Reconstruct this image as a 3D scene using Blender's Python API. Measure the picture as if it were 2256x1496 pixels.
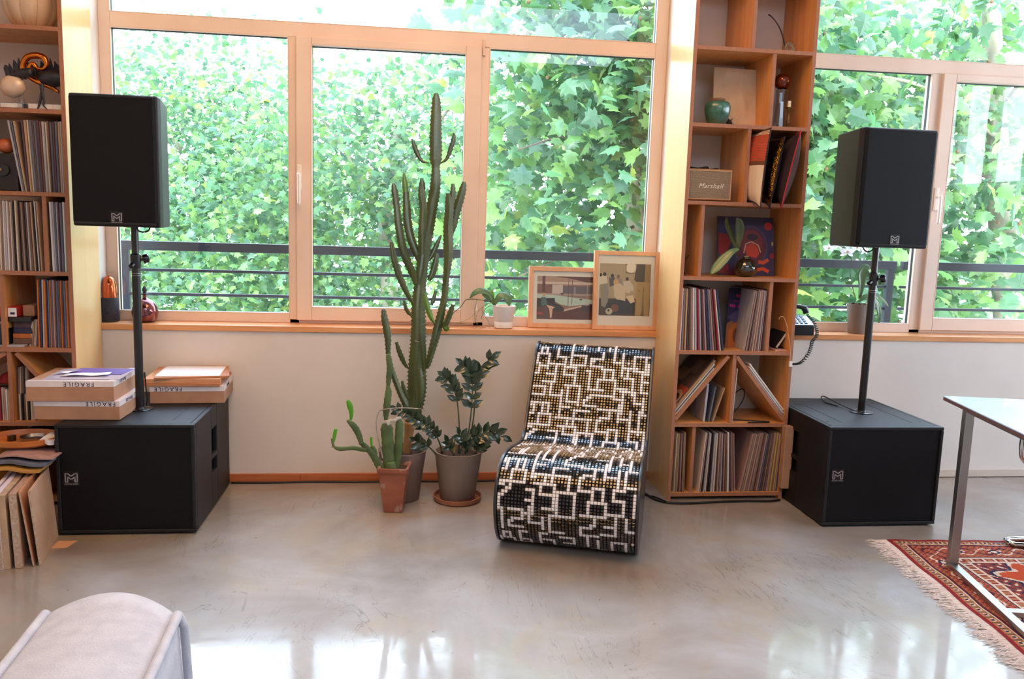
import bpy, bmesh, math, random
import numpy as np
from mathutils import Vector, Matrix
random.seed(7); RNG = np.random.default_rng(7)
PI = math.pi
C = bpy.context.scene.collection
for o in list(bpy.data.objects): bpy.data.objects.remove(o)
sc = bpy.context.scene

# ------------------------------------------------------------------ camera
# world: X along the window wall, Y = 0 the wall's inner face (minus towards the room), Z up, metres
FPX = 1833.076
YAW, PIT, ROL = math.radians(-7.2133), math.radians(7.93291), math.radians(1.79744)
CAM = Vector((0, -4.35, 1.384))
_f = Vector((-math.sin(YAW)*math.cos(PIT), math.cos(YAW)*math.cos(PIT), -math.sin(PIT)))
_r = Vector((math.cos(YAW), math.sin(YAW), 0)); _u = _r.cross(_f)
RR = _r*math.cos(ROL)+_u*math.sin(ROL); UU = -_r*math.sin(ROL)+_u*math.cos(ROL)
cd = bpy.data.cameras.new('camera'); cam = bpy.data.objects.new('camera', cd); C.objects.link(cam)
cd.sensor_width = 36; cd.lens = FPX/2256*36; cd.clip_start = .05; cd.clip_end = 300
M4 = Matrix.Identity(4)
for i in range(3): M4[i][0], M4[i][1], M4[i][2], M4[i][3] = RR[i], UU[i], -_f[i], CAM[i]
cam.matrix_world = M4; sc.camera = cam

# ------------------------------------------------------------------ sky, light, exposure
w = bpy.data.worlds.new('world'); sc.world = w; w.use_nodes = True
nt = w.node_tree; bg = nt.nodes['Background']
tc = nt.nodes.new('ShaderNodeTexCoord'); sx = nt.nodes.new('ShaderNodeSeparateXYZ'); rp = nt.nodes.new('ShaderNodeValToRGB')
nt.links.new(tc.outputs['Generated'], sx.inputs[0]); nt.links.new(sx.outputs['Z'], rp.inputs[0])
rp.color_ramp.elements[0].position = 0.0; rp.color_ramp.elements[0].color = (.86, .93, 1, 1)
rp.color_ramp.elements[1].position = .9; rp.color_ramp.elements[1].color = (.50, .69, 1, 1)
nt.links.new(rp.outputs[0], bg.inputs[0]); bg.inputs[1].default_value = 10.0
def light(name, kind, loc, target, energy, color, size=None, sizey=None, angle=None):
    l = bpy.data.lights.new(name, kind); l.energy = energy; l.color = color
    if kind == 'AREA':
        l.shape = 'RECTANGLE'; l.size = size; l.size_y = sizey or size
    if angle: l.angle = angle
    o = bpy.data.objects.new(name, l); C.objects.link(o); o.location = loc
    o.rotation_euler = (Vector(target)-Vector(loc)).to_track_quat('-Z', 'Y').to_euler(); return o
light('sun', 'SUN', (-3, 6, 12), (1.5, 12, 0), 5.0, (1, .95, .85), angle=math.radians(6))
light('ceiling_lamp_light', 'AREA', (0, -1.95, 3.62), (0, -1.95, 0), 74, (1, .54, .22), 1.7, 1.9)
light('ceiling_lamp_light', 'AREA', (-2.7, -3.9, 3.62), (-2.7, -3.9, 0), 14, (1, .60, .30), 1.2, 1.2)
light('rear_fill_light', 'AREA', (1.0, -5.7, 3.62), (1.0, -5.2, 0), 100, (.60, .77, 1), 3.2, 1.8)  # unseen cool fill added to brighten the front floor and the room bounce
light('side_window_light', 'AREA', (5.86, -1.75, 1.95), (2.0, -1.0, .8), 20, (.36, .56, 1), 1.6, 2.2)
sc.view_settings.view_transform = 'Standard'; sc.view_settings.look = 'None'
sc.view_settings.exposure = 0.08; sc.view_settings.gamma = 1; sc.view_settings.use_curve_mapping = False
sc.cycles.max_bounces = 10; sc.cycles.transparent_max_bounces = 24; sc.cycles.use_denoising = True
sc.cycles.caustics_reflective = False; sc.cycles.caustics_refractive = False

# ------------------------------------------------------------------ survey helpers (photo pixel + known plane -> metres)
def ray(px, py): return _f + RR*((px-1128)/FPX) - UU*((py-748)/FPX)
def onY(px, py, Y): d = ray(px, py); return CAM + d*((Y-CAM.y)/d.y)
def onX(px, py, X): d = ray(px, py); return CAM + d*((X-CAM.x)/d.x)
def onZ(px, py, Z=0.): d = ray(px, py); return CAM + d*((Z-CAM.z)/d.z)
def mpp(Y): return (Y-CAM.y)/FPX                                    # metres per photo pixel at depth Y

# ------------------------------------------------------------------ materials
def lin(c):
    c = [x/255 for x in c]
    return tuple(x/12.92 if x <= .04045 else ((x+.055)/1.055)**2.4 for x in c)+(1,)
MATS = {}
def mat(name, col, rough=.6, metal=0., col2=None, scale=8, bump=0., bscale=60, spec=.5, coat=0., stretch=None, trans=0., coatr=.05, detail=4, sss=0., seed=0.):
    if name in MATS: return MATS[name]
    m = bpy.data.materials.new(name); m.use_nodes = True; MATS[name] = m
    n = m.node_tree.nodes; l = m.node_tree.links; b = n['Principled BSDF']
    b.inputs['Roughness'].default_value = rough; b.inputs['Metallic'].default_value = metal
    b.inputs['Specular IOR Level'].default_value = spec; b.inputs['Coat Weight'].default_value = coat
    b.inputs['Coat Roughness'].default_value = coatr
    b.inputs['Base Color'].default_value = lin(col); m.diffuse_color = lin(col)
    if col2 or bump:
        t = n.new('ShaderNodeTexCoord'); mp = n.new('ShaderNodeMapping'); l.new(t.outputs['Object'], mp.inputs[0])
        if stretch: mp.inputs['Scale'].default_value = stretch
        mp.inputs['Location'].default_value = (seed, seed*.7, seed*.3)
    if col2:
        z = n.new('ShaderNodeTexNoise'); z.inputs['Scale'].default_value = scale; z.inputs['Detail'].default_value = detail
        l.new(mp.outputs[0], z.inputs[0]); r = n.new('ShaderNodeValToRGB'); l.new(z.outputs[0], r.inputs[0])
        r.color_ramp.elements[0].position = .35; r.color_ramp.elements[0].color = lin(col)
        r.color_ramp.elements[1].position = .65; r.color_ramp.elements[1].color = lin(col2)
        l.new(r.outputs[0], b.inputs['Base Color'])
    if bump:
        z2 = n.new('ShaderNodeTexNoise'); z2.inputs['Scale'].default_value = bscale; z2.inputs['Detail'].default_value = 3
        l.new(mp.outputs[0], z2.inputs[0]); bp = n.new('ShaderNodeBump'); bp.inputs['Strength'].default_value = bump
        bp.inputs['Distance'].default_value = .004; l.new(z2.outputs[0], bp.inputs['Height']); l.new(bp.outputs[0], b.inputs['Normal'])
    if trans:
        tr = n.new('ShaderNodeBsdfTranslucent'); tr.inputs[0].default_value = lin(tuple(min(255, c*1.15) for c in col))
        mx = n.new('ShaderNodeMixShader'); mx.inputs[0].default_value = trans
        l.new(b.outputs[0], mx.inputs[1]); l.new(tr.outputs[0], mx.inputs[2]); l.new(mx.outputs[0], n['Material Output'].inputs[0])
    return m
def vmat(name, rough=.6, spec=.4, bump=0., bscale=300, coat=0.):
    """flat print or dye: colour comes from the mesh's own face colours"""
    m = mat(name, (128, 128, 128), rough, spec=spec, bump=bump, bscale=bscale, coat=coat)
    a = m.node_tree.nodes.new('ShaderNodeVertexColor'); a.layer_name = 'ink'
    m.node_tree.links.new(a.outputs[0], m.node_tree.nodes['Principled BSDF'].inputs['Base Color']); return m
def glassmat(name, tint=(1, 1, 1, 1), ior=1.5, rough=0.0, gain=1.0):
    if name in MATS: return MATS[name]
    m = bpy.data.materials.new(name); m.use_nodes = True; MATS[name] = m
    n = m.node_tree.nodes; l = m.node_tree.links; n.remove(n['Principled BSDF'])
    t = n.new('ShaderNodeBsdfTransparent'); t.inputs[0].default_value = tint; g = n.new('ShaderNodeBsdfGlossy'); g.inputs['Roughness'].default_value = rough
    # Schlick reflectance from the facing angle: the same from both sides of the pane
    f = n.new('ShaderNodeLayerWeight'); f.inputs['Blend'].default_value = .5
    p5 = n.new('ShaderNodeMath'); p5.operation = 'POWER'; p5.inputs[1].default_value = 5; l.new(f.outputs['Facing'], p5.inputs[0])
    mm = n.new('ShaderNodeMath'); mm.operation = 'MULTIPLY_ADD'; mm.inputs[1].default_value = .95*gain; mm.inputs[2].default_value = .042*gain; mm.use_clamp = True; l.new(p5.outputs[0], mm.inputs[0])
    x = n.new('ShaderNodeMixShader'); l.new(mm.outputs[0], x.inputs[0]); l.new(t.outputs[0], x.inputs[1]); l.new(g.outputs[0], x.inputs[2]); l.new(x.outputs[0], n['Material Output'].inputs[0])
    return m

PLY = mat('birch_plywood', (222, 158, 92), .42, col2=(204, 138, 76), scale=5, stretch=(6, 6, .5), bump=.05, bscale=30, coat=.25, coatr=.25)
PLYV = mat('birch_plywood_lit_side', (230, 186, 128), .38, col2=(225, 180, 121), scale=4, stretch=(6, 6, .4), coat=.3, coatr=.2)  # lighter copy of the plywood: window light put into the side panel's colour
PLYE = mat('plywood_edge', (176, 118, 86), .55, col2=(150, 98, 72), scale=40, stretch=(20, 20, 1))
PLYH = mat('oak_sill', (226, 160, 104), .35, col2=(206, 136, 84), scale=6, stretch=(.5, 6, 6), coat=.35, coatr=.15)
WALL = mat('painted_plaster', (224, 214, 204), .75, col2=(218, 207, 197), scale=3, bump=.05, bscale=90)
CEIL = mat('ceiling_paint', (222, 214, 204), .8, col2=(216, 208, 198), scale=2)
FRAME = mat('window_frame_paint', (232, 208, 190), .38, col2=(226, 200, 182), scale=4, bump=.02)
GASK = mat('black_gasket', (14, 15, 20), .5, bump=.02)
GLASS = glassmat('window_glass', (.97, 1, .985, 1), 1.45)
CLEAR = glassmat('clear_glass', (.86, .88, .9, 1), 1.5, gain=1.6)
STEEL = mat('dark_painted_steel', (52, 54, 66), .4, metal=.3, bump=.03)
BLK = mat('black_textured_paint', (17, 18, 22), .5, bump=.25, bscale=500, col2=(14, 15, 19), scale=30, spec=.4)
BLKP = mat('black_powder_tube', (13, 13, 17), .32, bump=.02, coat=.2)
RUB = mat('black_cable_rubber', (14, 14, 16), .45, bump=.02)
CHR = mat('chrome', (225, 228, 232), .09, metal=1.)
BRU = mat('brushed_steel', (176, 176, 176), .33, metal=1., bump=.05, stretch=(1, 1, .05), bscale=200)
WHT = mat('white_ceramic', (236, 232, 230), .3, col2=(228, 224, 222), scale=8, coat=.2)
CARD = mat('corrugated_cardboard', (178, 134, 106), .8, col2=(166, 122, 96), scale=14, bump=.05, bscale=80)
PAPER = mat('white_paper', (232, 230, 236), .7, col2=(226, 224, 230), scale=5)
TAPE = mat('white_packing_tape', (226, 216, 216), .35, coat=.3, col2=(215, 205, 208), scale=20)
INK = mat('dark_print', (42, 34, 66), .5, bump=.01)
SOIL = mat('potting_soil', (46, 30, 22), .95, col2=(84, 58, 42), scale=60, bump=.8, bscale=120)

# ------------------------------------------------------------------ mesh builder
class MB:
    def __init__(s): s.v = []; s.f = []; s.c = []
    def add(s, vs, fs, col=None):
        k = len(s.v); s.v += [tuple(a) for a in vs]; s.f += [tuple(i+k for i in f) for f in fs]; s.c += [col]*len(fs); return s
    def box(s, x0, x1, y0, y1, z0, z1, col=None):
        vs = [(x0, y0, z0), (x1, y0, z0), (x1, y1, z0), (x0, y1, z0), (x0, y0, z1), (x1, y0, z1), (x1, y1, z1), (x0, y1, z1)]
        return s.add(vs, [(0, 3, 2, 1), (4, 5, 6, 7), (0, 1, 5, 4), (1, 2, 6, 5), (2, 3, 7, 6), (3, 0, 4, 7)], col)
    def obox(s, c, ax, ay, az, col=None):
        c, ax, ay, az = map(Vector, (c, ax, ay, az))
        vs = [c+ax*i+ay*j+az*k for k in (-.5, .5) for i, j in ((-.5, -.5), (.5, -.5), (.5, .5), (-.5, .5))]
        return s.add(vs, [(0, 3, 2, 1), (4, 5, 6, 7), (0, 1, 5, 4), (1, 2, 6, 5), (2, 3, 7, 6), (3, 0, 4, 7)], col)
    def prism(s, pts, a, b, axis='y', col=None):
        """polygon pts (2D) extruded from a to b along axis; 2D coords are the two other axes in order"""
        def P(p, t):
            return {'y': (p[0], t, p[1]), 'x': (t, p[0], p[1]), 'z': (p[0], p[1], t)}[axis]
        n = len(pts); vs = [P(p, a) for p in pts]+[P(p, b) for p in pts]
        fs = [tuple(range(n)), tuple(range(2*n-1, n-1, -1))]+[(i, i+n, (i+1) % n+n, (i+1) % n) for i in range(n)]
        return s.add(vs, fs, col)
    def tube(s, path, rad, seg=10, cap=True, closed=False, prof=None, col=None):
        path = [Vector(p) for p in path]; n = len(path)
        if not hasattr(rad, '__len__'): rad = [rad]*n
        T = []
        for i in range(n):
            a = path[(i-1) % n if closed else max(i-1, 0)]; b = path[(i+1) % n if closed else min(i+1, n-1)]
            t = b-a; T.append(t.normalized() if t.length > 1e-9 else Vector((0, 0, 1)))
        ref = Vector((0, 0, 1)) if abs(T[0].z) < .9 else Vector((0, 1, 0))
        N = (ref-T[0]*ref.dot(T[0])).normalized(); vs = []
        for i in range(n):
            N = (N-T[i]*N.dot(T[i])); N = N.normalized() if N.length > 1e-6 else Vector((1, 0, 0)); B = T[i].cross(N)
            for k in range(seg):
                a = 2*PI*k/seg; q = rad[i]*(prof(k, i) if prof else 1)
                vs.append(path[i]+N*math.cos(a)*q+B*math.sin(a)*q)
        fs = [(i*seg+k, i*seg+(k+1) % seg, ((i+1) % n)*seg+(k+1) % seg, ((i+1) % n)*seg+k) for i in range(n if closed else n-1) for k in range(seg)]
        if cap and not closed: fs += [tuple(range(seg-1, -1, -1)), tuple((n-1)*seg+k for k in range(seg))]
        return s.add(vs, fs, col)
    def lathe(s, prof, c=(0, 0, 0), seg=32, sx=1., sy=1., fn=None, col=None):
        vs = []; n = len(prof)
        for r, z in prof:
            for k in range(seg):
                a = 2*PI*k/seg; q = r*(fn(a, z) if fn else 1); vs.append((c[0]+q*sx*math.cos(a), c[1]+q*sy*math.sin(a), c[2]+z))
        fs = [(i*seg+k, i*seg+(k+1) % seg, (i+1)*seg+(k+1) % seg, (i+1)*seg+k) for i in range(n-1) for k in range(seg)]
        if prof[0][0] > 1e-6: fs.append(tuple(range(seg-1, -1, -1)))
        if prof[-1][0] > 1e-6: fs.append(tuple((n-1)*seg+k for k in range(seg)))
        return s.add(vs, fs, col)
    def build(s, name, m, parent=None, smooth=False, bevel=0, loc=None, local=False, sub=0, weld=False, **props):
        org = Vector((0, 0, 0))
        if not local:
            org = Vector(loc) if loc is not None else (root_of(parent).location.copy() if parent else Vector((0, 0, 0)))
        me = bpy.data.meshes.new(name)
        me.from_pydata([tuple(Vector(v)-org) for v in s.v], [], s.f)
        if any(c is not None for c in s.c):
            a = me.color_attributes.new('ink', 'FLOAT_COLOR', 'CORNER'); buf = []
            for p, c in zip(me.polygons, s.c): buf += list(lin(c or (128, 128, 128)))*p.loop_total
            a.data.foreach_set('color', buf)
        bm = bmesh.new(); bm.from_mesh(me)
        if weld: bmesh.ops.remove_doubles(bm, verts=bm.verts, dist=1e-5)
        bmesh.ops.recalc_face_normals(bm, faces=bm.faces)
        bm.to_mesh(me); bm.free()
        me.materials.append(m)
        if smooth: me.shade_smooth()
        o = bpy.data.objects.new(name, me); C.objects.link(o)
        if loc is not None: o.location = loc
        if parent: o.parent = parent
        if bevel:
            b = o.modifiers.new('bevel', 'BEVEL'); b.width = bevel; b.segments = 2; b.limit_method = 'ANGLE'
        if sub:
            b = o.modifiers.new('sub', 'SUBSURF'); b.levels = sub; b.render_levels = sub
        if smooth and bevel == 0 and not sub and smooth != 'full':
            me.set_sharp_from_angle(angle=math.radians(42))
        for k, v in props.items(): o[k] = v
        return o
def root_of(o):
    while o.parent: o = o.parent
    return o
def tag(o, label, cat, group=None, kind=None):
    o['label'] = label; o['category'] = cat
    if group: o['group'] = group
    if kind: o['kind'] = kind
    return o
def thing(name, label, cat, loc=(0, 0, 0), rz=0, group=None):
    o = bpy.data.objects.new(name, None); C.objects.link(o); o.location = loc; o.rotation_euler = (0, 0, rz); o.empty_display_size = .05
    return tag(o, label, cat, group)
def struct(o): o['kind'] = 'structure'; return o
def text(parent, s, size, loc, rot, m, name='lettering', shear=0., depth=.0004, spacing=1., sxy=None):
    """loc in world metres; rot euler; becomes a child of parent"""
    cu = bpy.data.curves.new(name, 'FONT'); cu.body = s; cu.size = size; cu.extrude = depth; cu.shear = shear
    cu.align_x = 'CENTER'; cu.align_y = 'CENTER'; cu.space_character = spacing; cu.resolution_u = 3
    tmp = bpy.data.objects.new(name, cu); me = bpy.data.meshes.new_from_object(tmp); me.name = name
    bpy.data.objects.remove(tmp); me.materials.clear(); me.materials.append(m)
    o = bpy.data.objects.new(name, me); C.objects.link(o)
    o.parent = parent; o.location = Vector(loc)-root_of(parent).location; o.rotation_euler = rot
    if sxy: o.scale = (sxy[0], sxy[1], 1)
    return o
def catmull(P, n=6):
    P = [Vector(p) if len(p) == 3 else Vector((*p, 0)) for p in P]
    Q = [P[0]*2-P[1]]+P+[P[-1]*2-P[-2]]; out = []
    for i in range(1, len(Q)-2):
        a, b, c, d = Q[i-1:i+3]
        for k in range(n):
            t = k/n; out.append(.5*((2*b)+(c-a)*t+(2*a-5*b+4*c-d)*t*t+(3*b-a-3*c+d)*t**3))
    out.append(P[-1]); return out
def interp(vals, n):
    out = []
    for i in range(len(vals)-1):
        out += [vals[i]+(vals[i+1]-vals[i])*k/n for k in range(n)]
    return out+[vals[-1]]
ORD = ['first', 'second', 'third', 'fourth', 'fifth', 'sixth', 'seventh', 'eighth', 'ninth', 'tenth', 'eleventh', 'twelfth', 'thirteenth', 'fourteenth', 'fifteenth', 'sixteenth', 'seventeenth', 'eighteenth', 'nineteenth', 'twentieth', 'twenty-first', 'twenty-second', 'twenty-third', 'twenty-fourth', 'twenty-fifth', 'twenty-sixth', 'twenty-seventh', 'twenty-eighth', 'twenty-ninth', 'thirtieth']

# ================================================================== SETTING
def S(name, mb, m, label, cat, **k):
    o = mb.build(name, m, **k); o['kind'] = 'structure'; o['label'] = label; o['category'] = cat; return o
# polished concrete floor
fm = mat('polished_concrete', (150, 142, 134), .2); n = fm.node_tree.nodes; l = fm.node_tree.links; b = n['Principled BSDF']
t = n.new('ShaderNodeTexCoord')
def noise(scale, detail=5, dist=0., st=(1, 1, 1), rough=.6, rot=0., off=0.):
    mp = n.new('ShaderNodeMapping'); mp.inputs['Scale'].default_value = st; mp.inputs['Rotation'].default_value = (0, 0, rot); mp.inputs['Location'].default_value = (off, off, 0)
    l.new(t.outputs['Object'], mp.inputs[0]); z = n.new('ShaderNodeTexNoise'); z.inputs['Scale'].default_value = scale; z.inputs['Detail'].default_value = detail
    z.inputs['Distortion'].default_value = dist; z.inputs['Roughness'].default_value = rough; l.new(mp.outputs[0], z.inputs[0]); return z.outputs[0]
def ramp(src, stops):
    r = n.new('ShaderNodeValToRGB'); e = r.color_ramp.elements
    while len(e) < len(stops): e.new(.5)
    for q, (p, c) in zip(e, stops): q.position = p; q.color = c if len(c) == 4 else lin(c)
    l.new(src, r.inputs[0]); return r.outputs[0]
def mixc(f, a, c, mode='MIX'):
    x = n.new('ShaderNodeMix'); x.data_type = 'RGBA'; x.blend_type = mode
    if isinstance(f, float): x.inputs[0].default_value = f
    else: l.new(f, x.inputs[0])
    l.new(a, x.inputs[6])
    if isinstance(c, tuple): x.inputs[7].default_value = lin(c)
    else: l.new(c, x.inputs[7])
    return x.outputs[2]
base = ramp(noise(1.3, 6, .6), [(.28, (122, 106, 92)), (.48, (148, 138, 129)), (.68, (170, 166, 164))])
ochre = ramp(noise(2.1, 5, 1.2, off=7), [(.50, (0, 0, 0)), (.74, (225, 225, 225))])
base = mixc(ochre, base, (158, 138, 104))
scr = ramp(noise(2.6, 4, 3.5, st=(1, .35, 1), rot=.5, off=3), [(.492, (0, 0, 0)), (.500, (255, 255, 255)), (.508, (0, 0, 0))])
msk = ramp(noise(1.1, 3, 0, off=11), [(.50, (0, 0, 0)), (.62, (255, 255, 255))])
sm = n.new('ShaderNodeMath'); sm.operation = 'MULTIPLY'; l.new(scr, sm.inputs[0]); l.new(msk, sm.inputs[1])
base = mixc(sm.outputs[0], base, (104, 92, 80))
spk = ramp(noise(22, 3, 1.0, off=5), [(.70, (0, 0, 0)), (.76, (255, 255, 255))])
base = mixc(spk, base, (112, 96, 78)); l.new(base, b.inputs['Base Color'])
rr = ramp(noise(3.2, 6, .8, off=2), [(.3, (.34, .34, .34, 1)), (.7, (.50, .50, .50, 1))]); l.new(rr, b.inputs['Roughness'])
b.inputs['Specular IOR Level'].default_value = .9; b.inputs['Coat Weight'].default_value = .8; b.inputs['Coat IOR'].default_value = 1.5
cr_ = ramp(noise(5, 5, 1.5, off=9), [(.35, (.04, .04, .04, 1)), (.7, (.13, .13, .13, 1))]); l.new(cr_, b.inputs['Coat Roughness'])
bp = n.new('ShaderNodeBump'); bp.inputs['Strength'].default_value = .12; bp.inputs['Distance'].default_value = .01
l.new(noise(6, 5, .5), bp.inputs['Height']); l.new(bp.outputs[0], b.inputs['Normal'])
bp2 = n.new('ShaderNodeBump'); bp2.inputs['Strength'].default_value = .05; bp2.inputs['Distance'].default_value = .006
l.new(noise(9, 4, .4, off=4), bp2.inputs['Height']); l.new(bp2.outputs[0], b.inputs['Coat Normal'])
XL, XR, YF, ZC = -3.4, 5.9, -7.2, 3.75
S('floor', MB().box(XL, XR, YF, .30, -.12, 0), fm, 'polished grey concrete floor with ochre stains and scratches', 'floor')
S('ceiling', MB().box(XL-.1, XR+.1, YF-.1, .34, ZC, ZC+.12), CEIL, 'plain pale ceiling over the room', 'ceiling')
S('wall_left', MB().box(XL-.12, XL, YF, .30, 0, ZC), WALL, 'plain plaster wall beyond the left bookshelf', 'wall')
rw = MB().box(XR, XR+.12, YF, -4.4, 0, ZC).box(XR, XR+.12, -2.9, -2.6, 0, ZC).box(XR, XR+.12, -.9, .30, 0, ZC).box(XR, XR+.12, -4.4, -2.9, 0, 1.95).box(XR, XR+.12, -4.4, -2.9, 3.0, ZC)
rw.box(XR, XR+.12, -2.6, -.9, 0, .8).box(XR, XR+.12, -2.6, -.9, 3.1, ZC).box(XR, XR+.10, -3.46, -3.38, 1.95, 3.0).box(XR, XR+.10, -3.98, -3.90, 1.95, 3.0)
S('wall_right', rw, WALL, 'plaster wall with two window openings on the right side', 'wall')
fw = MB().box(XL, XR, YF-.12, YF, 0, ZC)
S('wall_front', fw, WALL, 'plain plaster wall behind the viewer', 'wall')
W1L, W1R, W2L, W2R, ZS = -1.535, 1.357, 2.0, 5.0, .800
bw = MB().box(XL, W1L, 0, .30, 0, ZC).box(W1L, W1R, 0, .30, 0, ZS).box(W1R, W2L, 0, .30, 0, ZC).box(W2L, W2R, 0, .30, 0, ZS).box(W2R, XR, 0, .30, 0, ZC)
bw.box(W1L, W1R, 0, .30, 3.55, ZC).box(W2L, W2R, 0, .30, 3.55, ZC)
S('wall_back', bw, WALL, 'white plaster wall below and between the two wide windows', 'wall')
def sill(name, a, b_, lab): return S(name, MB().box(a, b_, -.012, .16, .797, .8265), PLYH, lab, 'sill', bevel=.002)
sill('trim_1', W1L-.004, W1R-.003, 'long warm oak sill under the wider window with the plants')
sill('trim_2', W2L, W2R, 'oak sill under the window behind the right loudspeaker')
BASE = mat('varnished_skirting', (196, 110, 62), .45, col2=(178, 94, 50), scale=9, stretch=(.6, 6, 6), coat=.2)
BASEP = mat('pale_skirting', (216, 200, 184), .5, col2=(206, 190, 172), scale=9, stretch=(.6, 6, 6))
S('baseboard_back', MB().box(W1L, -.552, -.014, 0, .004, .045), BASE, 'orange varnished skirting from the left subwoofer to the joint', 'baseboard', bevel=.001)
S('baseboard_middle', MB().box(-.551, W1R-.02, -.0135, 0, .004, .045), BASE, 'orange varnished skirting running behind the plant pots', 'baseboard', bevel=.001)
S('baseboard_right', MB().box(W2L, XR, -.014, 0, .004, .045), BASEP, 'pale skirting under the window behind the table', 'baseboard', bevel=.001)

def ring(mb, x0, x1, z0, z1, wl, wr, wb, wt, y0, y1):
    mb.box(x0, x0+wl, y0, y1, z0, z1); mb.box(x1-wr, x1, y0, y1, z0, z1)
    mb.box(x0+wl, x1-wr, y0, y1, z0, z0+wb); mb.box(x0+wl, x1-wr, y0, y1, z1-wt, z1); return mb
def pane(p, x0, x1, z0, z1, y=.168, nm='glass_pane'):
    MB().box(x0-.01, x1+.01, y, y+.004, z0-.01, z1+.01).build(nm, GLASS, p)
    g = MB(); ring(g, x0-.002, x1+.002, z0-.002, z1+.002, .0065, .0065, .0055, .0085, .158, .176); g.build('gasket', GASK, p)
def handle(p, x, z, m=WHT):
    HM = mat('handle_white', (238, 226, 216), .28, coat=.3)
    h = MB().box(x-.013, x+.013, .108, .120, z-.045, z+.085).build('handle_plate', HM, p, bevel=.006)
    hm = MB(); hm.tube(catmull([(x, .110, z+.035), (x, .088, z+.035), (x+.002, .080, z+.02), (x+.002, .080, z-.10), (x+.002, .084, z-.115)], 5), [.010]*10+[.0085]*6+[.0075]*5, seg=10)
    hm.build('handle_lever', HM, p, smooth=True)
def window(name, label, x0, x1, jl, m1, s0, s1, g0, g1, m2, jr, ztop=3.5, extra=None):
    r = bpy.data.objects.new(name, None); C.objects.link(r); r.location = (x0, .14, .8265); r['kind'] = 'structure'; r['label'] = label; r['category'] = 'window'
    f = MB(); y0, y1 = .140, .205; zb, zg, zt0, zt1 = .826, .876, 2.286, 2.358
    f.box(x0, jl, y0, y1, zb, ztop+.05); f.box(jr, x1, y0, y1, zb, ztop+.05)
    f.box(jl, jr, y0, y1, zt0, zt1); f.box(jl, jr, y0, y1, ztop, ztop+.05)
    f.box(jl, m1, y0, y1, zb, zg); f.box(m2, jr, y0, y1, zb, zg); f.box(m1-.002, m2+.002, y0, y1, zb, .848)
    f.box(m1, s0+.012, y0, y1, zb, zt0); f.box(s1-.012, m2, y0, y1, zb, zt0)
    f.box(s0, s1, y0, y1, zt0-.02, zt0)
    if extra: f.box(extra-.03, extra+.03, y0, y1, zt1, ztop)
    f.build('frame', FRAME, r, bevel=.003)
    sh = MB(); ring(sh, s0, s1, .843, 2.288, g0-s0, s1-g1, .913-.843, .037, .120, .198); sh.build('sash', FRAME, r, bevel=.004)
    bd = MB()
    for a, c, z0, z1 in ((jl, m1, zg, zt0), (m2, jr, zg, zt0), (g0, g1, .913, 2.251), (jl, jr, zt1, ztop)):
        ring(bd, a-.001, c+.001, z0-.001, z1+.001, .004, .004, .004, .004, .139 if a != g0 else .119, .165)
        pane(r, a, c, z0, z1)
    bd.build('glazing_bead', FRAME, r)
    return r
w1 = window('window_1', 'wide cream framed window of three lights behind the tall cactus', W1L, W1R, -1.481, -.622, -.582, .362, -.506, .2805, .4055, 1.293)
handle(w1, -.566, 1.565)
hg = MB().tube([(.372, .133, 2.245), (.372, .133, 2.325)], .0075, 10).build('hinge', FRAME, w1, smooth=True)
MB().box(.380, .404, .1365, .141, 2.290, 2.300).build('hinge_leaf', FRAME, w1, bevel=.001)
w2 = window('window_2', 'cream framed window on the right behind the white orchid', W2L, W2R, 2.06, 2.892, 2.947, 3.90, 3.024, 3.83, 3.96, 4.94)
handle(w2, 2.968, 1.575)

# ------------------------------------------------------------------ outside
S('balcony_ledge', MB().box(XL, XR, .30, .78, .55, .66), mat('ledge_stone', (190, 186, 180), .8, col2=(176, 172, 166), scale=5), 'pale masonry ledge outside the windows', 'ledge')
YB = .62
def rail_set(xa, xb, label, posts):
    r = thing('balcony_railing', label, 'railing', ((xa+xb)/2, YB, .66))
    z1 = 1.222; MB().box(xa, xb, YB-.012, YB+.03, z1-.052, z1).build('top_rail', STEEL, r, bevel=.002)
    for z in (1.058, .920, .79): MB().box(xa, xb, YB+.004, YB+.024, z-.0085, z+.0085).build('rail', STEEL, r, bevel=.002)
    for x in posts: MB().box(x-.022, x+.022, YB-.006, YB+.030, .66, z1-.05).build('post', STEEL, r, bevel=.002)
rail_set(-2.3, 1.92, 'dark steel balcony railing outside the window with the cactus', (-1.60, 1.885))
rail_set(1.99, 3.075, 'short dark steel railing outside behind the white orchid', (3.045, 2.02))
rail_set(3.12, 5.6, 'dark steel railing outside beyond the far right pane', (5.57,))
S('ground', MB().box(-90, 90, .35, 140, -8.2, -8), mat('street_paving', (150, 150, 148), .9, col2=(130, 134, 128), scale=.4), 'pale street far below the windows', 'ground')

LC = [(100, 138, 78), (84, 126, 84), (124, 158, 86), (68, 106, 76), (142, 156, 78)]
LEAFM = [mat('leaf_%s' % k, c, .38, trans=.45, spec=.7, col2=tuple(int(v*.84) for v in c), scale=9, bump=.3, bscale=26) for k, c in zip(('mid', 'green', 'light', 'dark', 'yellow'), LC)]
BARK = mat('plane_bark', (128, 120, 104), .85, col2=(170, 164, 148), scale=5, bump=.3, bscale=12, stretch=(1, 1, .4))
TWIG = mat('twig_bark', (92, 78, 66), .85, col2=(70, 60, 52), scale=9, bump=.2, bscale=30)
BALL = mat('seed_ball_brown', (112, 84, 52), .9, col2=(84, 60, 40), scale=60, bump=.5, bscale=120)
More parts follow.
